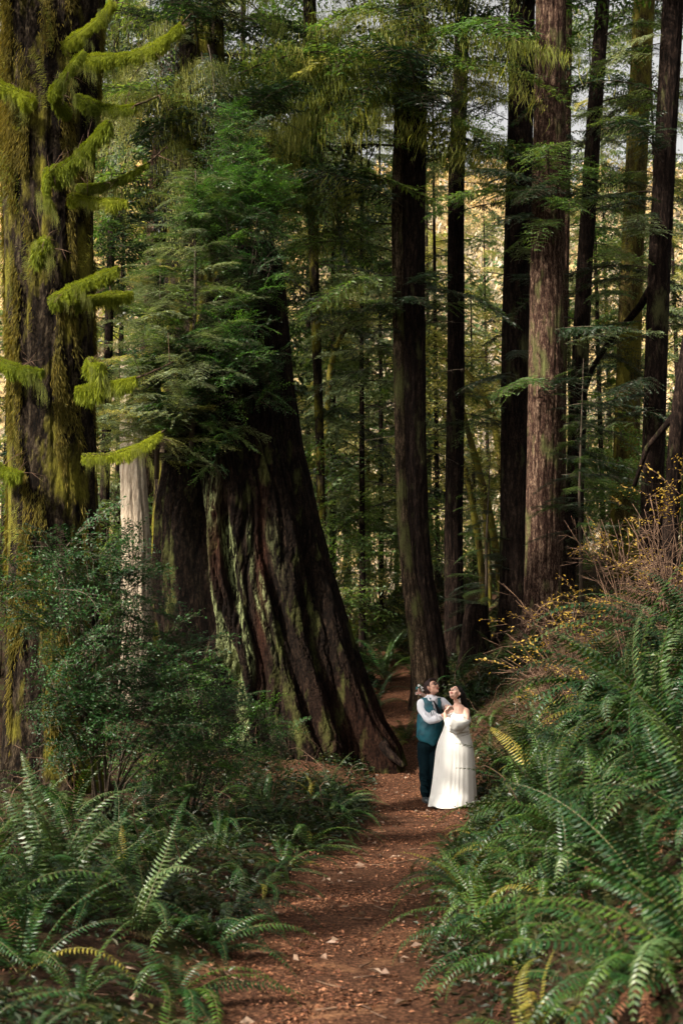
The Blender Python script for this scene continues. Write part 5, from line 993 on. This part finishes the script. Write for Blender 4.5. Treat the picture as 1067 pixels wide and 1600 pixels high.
    for cyy in cyv:
        cxx = np.interp(cyy, [r_[0] for r_ in rings], [r_[1] for r_ in rings]); hw = np.interp(cyy, [r_[0] for r_ in rings], [r_[2] for r_ in rings]) * .001418; dp = np.interp(cyy, [r_[0] for r_ in rings], [r_[3] for r_ in rings])
        for j in range(seg):
            t = 2 * math.pi * j / seg; drop = 0
            front = max(0, -math.sin(t)); px_off = math.cos(t)
            yy = cyy + (40 * front * math.exp(-((px_off - .35) / .35) ** 2) - 30 * (1 - front)) * sstep(700, 800, np.array(cyy))
            w_ = 1 + .012 * math.sin(9 * t + cyy * .03) + .010 * math.sin(cyy * .09 + 3 * t)
            P_ = q(cxx, float(yy), 0.) - O; V.append((P_.x + hw * w_ * math.cos(t), P_.y + dp * w_ * math.sin(t), P_.z))
    V = np.array(V); F = []
    apex = 505
    for i in range(33):
        for j in range(seg):
            tm = 2 * math.pi * (j + .5) / seg; cm = cyv[i] + 7; xo = math.cos(tm); fr = math.sin(tm) < 0
            if fr and cm < apex and abs(xo - .38) < .34 * (apex - cm) / (apex - 335) + .02: continue   # the V opening
            if abs(xo) > .86 and 350 < cm < 500 and xo < 0: continue    # armhole
            if abs(xo) > .86 and 350 < cm < 470: continue
            F.append((i * seg + j, (i + 1) * seg + j, (i + 1) * seg + (j + 1) % seg, i * seg + (j + 1) % seg))
    vb.add(V, None, F); vo = link('vest', vb.mesh('vest', VEST, True), root); sm = vo.modifiers.new('thickness', 'SOLIDIFY'); sm.thickness = .014; sm.offset = 0
    for a, b, c in ((390, 530, -.168), (392, 590, -.176), (394, 650, -.18), (394, 710, -.18)):
        bb = MB(); ellip(bb, v(a, b, c), .008, .004, .008, None, 10, 6); link('button', bb.mesh('button', DARKM, True), root)
    # tie
    tb = MB(); T3 = [(376, 366, -.150, .018), (390, 385, -.156, .014), (400, 400, -.160, .018), (425, 450, -.176, .026), (446, 500, -.19, .028)]
    Vt = []
    for a, b, c, w_ in T3:
        p_ = Vector(v(a, b, c)); Vt += [p_ + Vector((-w_, 0, .005)), p_ + Vector((w_, -.002, -.004)), p_ + Vector((w_, -.010, -.004)), p_ + Vector((-w_, -.010, .005))]
    tb.add(Vt, None, [(4 * i + a, 4 * i + b, 4 * i + 4 + b, 4 * i + 4 + a) for i in range(4) for a, b in ((0, 1), (1, 2), (2, 3), (3, 0))] + [(0, 1, 2, 3), (16, 17, 18, 19)]); link('tie', tb.mesh('tie', TIE, False), root)
    # trousers
    pb = MB(); chain(pb, [(v(330, 740, 0), .14), (v(328, 810, 0), .145)])
    chain(pb, [(v(288, 830, 0), .108), (v(280, 930, 0), .098), (v(292, 1060, -.02), .085), (v(284, 1150, .0), .078), (v(298, 1230, .01), .075), (v(290, 1290, .01), .074), (v(298, 1330, .01), .070)])
    chain(pb, [(v(375, 830, .02), .108), (v(372, 1060, .0), .085), (v(365, 1200, .02), .075), (v(362, 1325, .03), .070)])
    for k in range(9): a = 250 + 12 * (k % 3); capsule(pb, v(a, 1120 + 24 * k, -.075), v(a + 55, 1135 + 24 * k, -.085), .010, .012)
    skin('trousers', pb, TROU, root, .009, 2)
    for (a, d) in ((296, -.03), (368, .0)):
        s_ = MB(); b0 = Vector(v(a, 1360, d)); b0.z = .045; capsule(s_, b0 + Vector((-.005, .06, .0)), b0 + Vector((.02, -.13, -.008)), .047, .042); capsule(s_, b0 + Vector((0, .05, .0)), b0 + Vector((0, .05, .06)), .045, .05)
        for i_, vv in enumerate(s_.v): s_.v[i_][:, 2] = np.maximum(vv[:, 2], .006)
        skin('shoe', s_, SHOE, root, .008, 2)
groom()

def bride():
    Y0 = 18.1; q = lambda a, b, d=0.: Q(a, b, d, Y0)
    O = q(600, 1400); O.z = gzf(O.x, O.y); root = thing('person', 'bride in a long off-shoulder white dress with dark hair, head tilted back', 'person', tuple(O)); v = lambda a, b, d=0.: tuple(q(a, b, d) - O)
    mb, W, R4 = head(root, O, q(606, 288, .02), (-.44, -.62, .60), (.25, .35, 1), SK2, .95)
    chain(mb, [(v(622, 320, .05), .050), (v(632, 420, .06), .052)])
    chain(mb, [(v(560, 470, .10), .06), (v(632, 455, .06), .075), (v(705, 480, .02), .062)])
    chain(mb, [(v(635, 480, .05), .115), (v(630, 560, .03), .13), (v(615, 680, .02), .14), (v(600, 800, .02), .16)])
    chain(mb, [(v(716, 482, .0), .056), (v(715, 560, -.07), .055), (v(600, 650, -.20), .052), (v(545, 620, -.26), .045), (v(512, 560, -.29), .037), (v(500, 505, -.30), .026)])   # her left arm folded across
    chain(mb, [(v(560, 465, .12), .05), (v(505, 425, .50), .042), (v(340, 345, .62), .034), (v(262, 300, .56), .026)])                                  # right arm round the groom's neck
    chain(mb, [(v(560, 860, .02), .12), (v(560, 1120, .0), .075), (v(565, 1380, .02), .045)]); chain(mb, [(v(650, 860, .04), .12), (v(650, 1120, .02), .075), (v(650, 1380, .04), .045)])
    hand(mb, v(500, 505, -.30), v(530, 462, -.31), (.5, -.1, .75), (.75, .3, -.35), (-.5, -.6, .5), .88); hand(mb, v(262, 300, .56), v(250, 285, .56), (-.5, .2, .4), (.2, -.8, .3), (.2, .5, .6), .85)
    skin('body', mb, SK2, root, .0065, 2); face_parts(root, W, R4, .95, HAIR2)
    hb = MB(); ellip(hb, W(0, .030, .052), .088, .094, .084, R4); ellip(hb, W(.0, .065, .01), .084, .062, .078, R4)
    for s in (-1, 1): capsule(hb, W(s * .074, -.005, .06), W(s * .078, .035, .02), .016, .016)
    chain(hb, [(v(672, 300, .08), .055), (v(690, 380, .12), .05), (v(715, 450, .16), .05), (v(735, 530, .17), .045), (v(745, 600, .18), .03), (v(748, 650, .18), .012)])
    for k in range(10): chain(hb, [(v(668 + 4 * k, 330, .10), .012), (v(690 + 5 * k, 440, .13 + .01 * (k % 3)), .014), (v(722 + 4 * k, 540 + 6 * (k % 4), .13 + .012 * (k % 3)), .008)])
    skin('hair', hb, HAIR2, root, .0075, 2)
    for j, (cy1, r_) in enumerate(((345, .007), (362, .006), (376, .008))):
        e = MB(); ellip(e, v(654, cy1, -.05), r_, r_, r_, None, 10, 8); link('earring', e.mesh('earring', PEARL, True), root)
    # skirt and bodice
    rows = [(505, 632, 108, .10), (560, 628, 122, .145), (620, 622, 128, .165), (690, 612, 140, .175), (720, 608, 150, .18), (800, 604, 178, .20), (900, 602, 196, .22), (1050, 600, 208, .24), (1200, 594, 219, .26), (1330, 588, 232, .28), (1400, 582, 243, .30), (1436, 578, 250, .31)]
    seg = 180; cyv = np.linspace(505, 1440, 110); V = []; th = np.arange(seg) * 2 * math.pi / seg
    for cyy in cyv:
        cxx, hw, dp = [np.interp(cyy, [r_[0] for r_ in rows], [r_[k] for r_ in rows]) for k in (1, 2, 3)]; hw *= .001346
        low = sstep(700, 1100, np.array(cyy)); amp = .004 + .030 * low; tw = cyy * .0006
        f = np.sin(6 * th + 2.6 * np.sin(2 * th + .5) + tw) * (.6 + .5 * np.sin(th * 3 + 2)) + .6 * np.sin(11 * th + 3.2 * np.sin(3 * th + .3) - tw * 2) * np.sin(2 * th + 1) + .22 * np.sin(23 * th + 3 * np.sin(4 * th) + cyy * .002)
        gath = .010 * np.sin(60 * th + cyy * .02) * math.exp(-((cyy - 712) / 45) ** 2) + .012 * math.sin(cyy * .11) * (cyy < 690) * (1 + np.sin(3 * th))
        m_ = 1 + amp * f + gath; p_ = q(cxx, float(cyy)) - O; hem = .018 * np.sin(5 * th + 1) * float(sstep(1300, 1440, np.array(cyy)))
        train = np.exp(-((th - 4.3) / .5) ** 2) * .06 * float(sstep(1330, 1440, np.array(cyy)))
        V.append(np.stack([p_.x + hw * m_ * np.cos(th) - train, p_.y + (dp * m_ + train) * np.sin(th), np.maximum(p_.z + hem - .03 * float(sstep(1380, 1440, np.array(cyy))), -.004)], -1))
    V = np.vstack(V); i = np.arange(109)[:, None] * seg; j = np.arange(seg)[None]; k = (j + 1) % seg; dm = MB(); dm.add(V, None, np.stack([i + j, i + seg + j, i + seg + k, i + k], -1).reshape(-1, 4))
    dr = link('dress', dm.mesh('dress', DRESS, True), root); sm = dr.modifiers.new('thickness', 'SOLIDIFY'); sm.thickness = .004
    # big off-shoulder sleeve with soft folds, and the neckline ruffle
    sb = MB(); arm = [(735, 560, .0, .050), (718, 588, -.07, .060), (682, 606, -.14, .074), (638, 622, -.20, .088), (592, 626, -.25, .090), (552, 602, -.28, .076), (524, 568, -.29, .050)]
    chain(sb, [(v(a, b, c), r_) for a, b, c, r_ in arm]); chain(sb, [(v(560, 520, -.06), .03), (v(600, 540, -.12), .06), (v(670, 555, -.12), .05), (v(738, 570, -.03), .045)])
    for dy_, rr_ in ((0, .020), (26, .016), (-30, .016)): chain(sb, [(v(728, 572 + dy_ * .4, -.10), .012), (v(680, 640 + dy_ * .7, -.20), rr_), (v(610, 682 + dy_, -.28), rr_), (v(548, 655 + dy_, -.33), rr_), (v(512, 590 + dy_ * .5, -.32), .012)])
    for t in range(9): a = 555 + 21 * t; capsule(sb, v(a - 26, 548 + 5 * t, -.32 + .020 * t), v(a + 12, 694 - 4 * abs(t - 4), -.28 + .020 * t), .012, .019)
    skin('sleeve', sb, DRESS, root, .008, 2)
    rb = MB(); chain(rb, [(v(560, 505, -.06), .018), (v(600, 500, -.085), .020), (v(650, 520, -.095), .022), (v(700, 555, -.07), .022), (v(745, 575, .0), .022), (v(750, 570, .08), .02)]); skin('ruffle', rb, DRESS, root, .007, 1)
    # the bouquet held behind the partner's head
    c = q(236, 243, .50); bo = thing('bouquet', 'small white and teal flower bouquet held behind the vest wearer head', 'bouquet', tuple(c)); r = random.Random(4)
    fm = {'leaf': M['frond_mid'], 'white': plainmat('petal_white', (.8, .8, .8), .6), 'teal': plainmat('petal_teal', (.05, .35, .40), .6), 'pink': plainmat('petal_pink', (.65, .32, .26), .6)}
    for k in range(15):
        p_ = Vector((r.gauss(0, .03), r.uniform(-.05, .05), r.uniform(-.10, .085))); f = MB(); cl = r.choice(['white', 'pink', 'leaf'] if p_.z < -.03 else ['white', 'white', 'leaf', 'leaf', 'teal'])
        for a in range(6): d = np.array([math.cos(a * 1.05), -.5, math.sin(a * 1.05)]); f.blades([p_], [d + np.array([0, -.5 * (a % 2), 0])], [[r.uniform(-.5, .5), -1, r.uniform(-.5, .5)]], r.uniform(.018, .034), .017, .6, .1, .1)
        ellip(f, p_ + Vector((0, -.008, 0)), .008, .008, .008, None, 8, 6); link('flower', f.mesh('flower', fm[cl], False), bo)
    sm_ = MB()
    for k in range(6): sm_.tube([(r.uniform(-.04, .04), 0, r.uniform(-.05, .06)), (.02, 0, -.08), (.03, 0, -.16)], .003, 4)
    link('stem', sm_.mesh('stem', M['stipe'], True), bo)
bride()


# nothing grows over the couple: fronds that would lie across them are left out
bpy.context.view_layer.update()
def in_front_of_couple(o):
    mw = o.matrix_world; vs_ = o.data.vertices; n = len(vs_)
    for k in range(0, n, max(1, n // 160)):
        p = mw @ vs_[k].co
        if 9 < p.y < 18.6:
            t = (p.z - CAMZ) / p.y; x_ = p.x / p.y
            if .052 < x_ < .110 and -.096 < t < .02: return True
    return False
for o in [o for o in COL.objects if o.name.split('.')[0] in ('frond', 'leafy_branch') and o.type == 'MESH']:
    if in_front_of_couple(o): bpy.data.objects.remove(o)
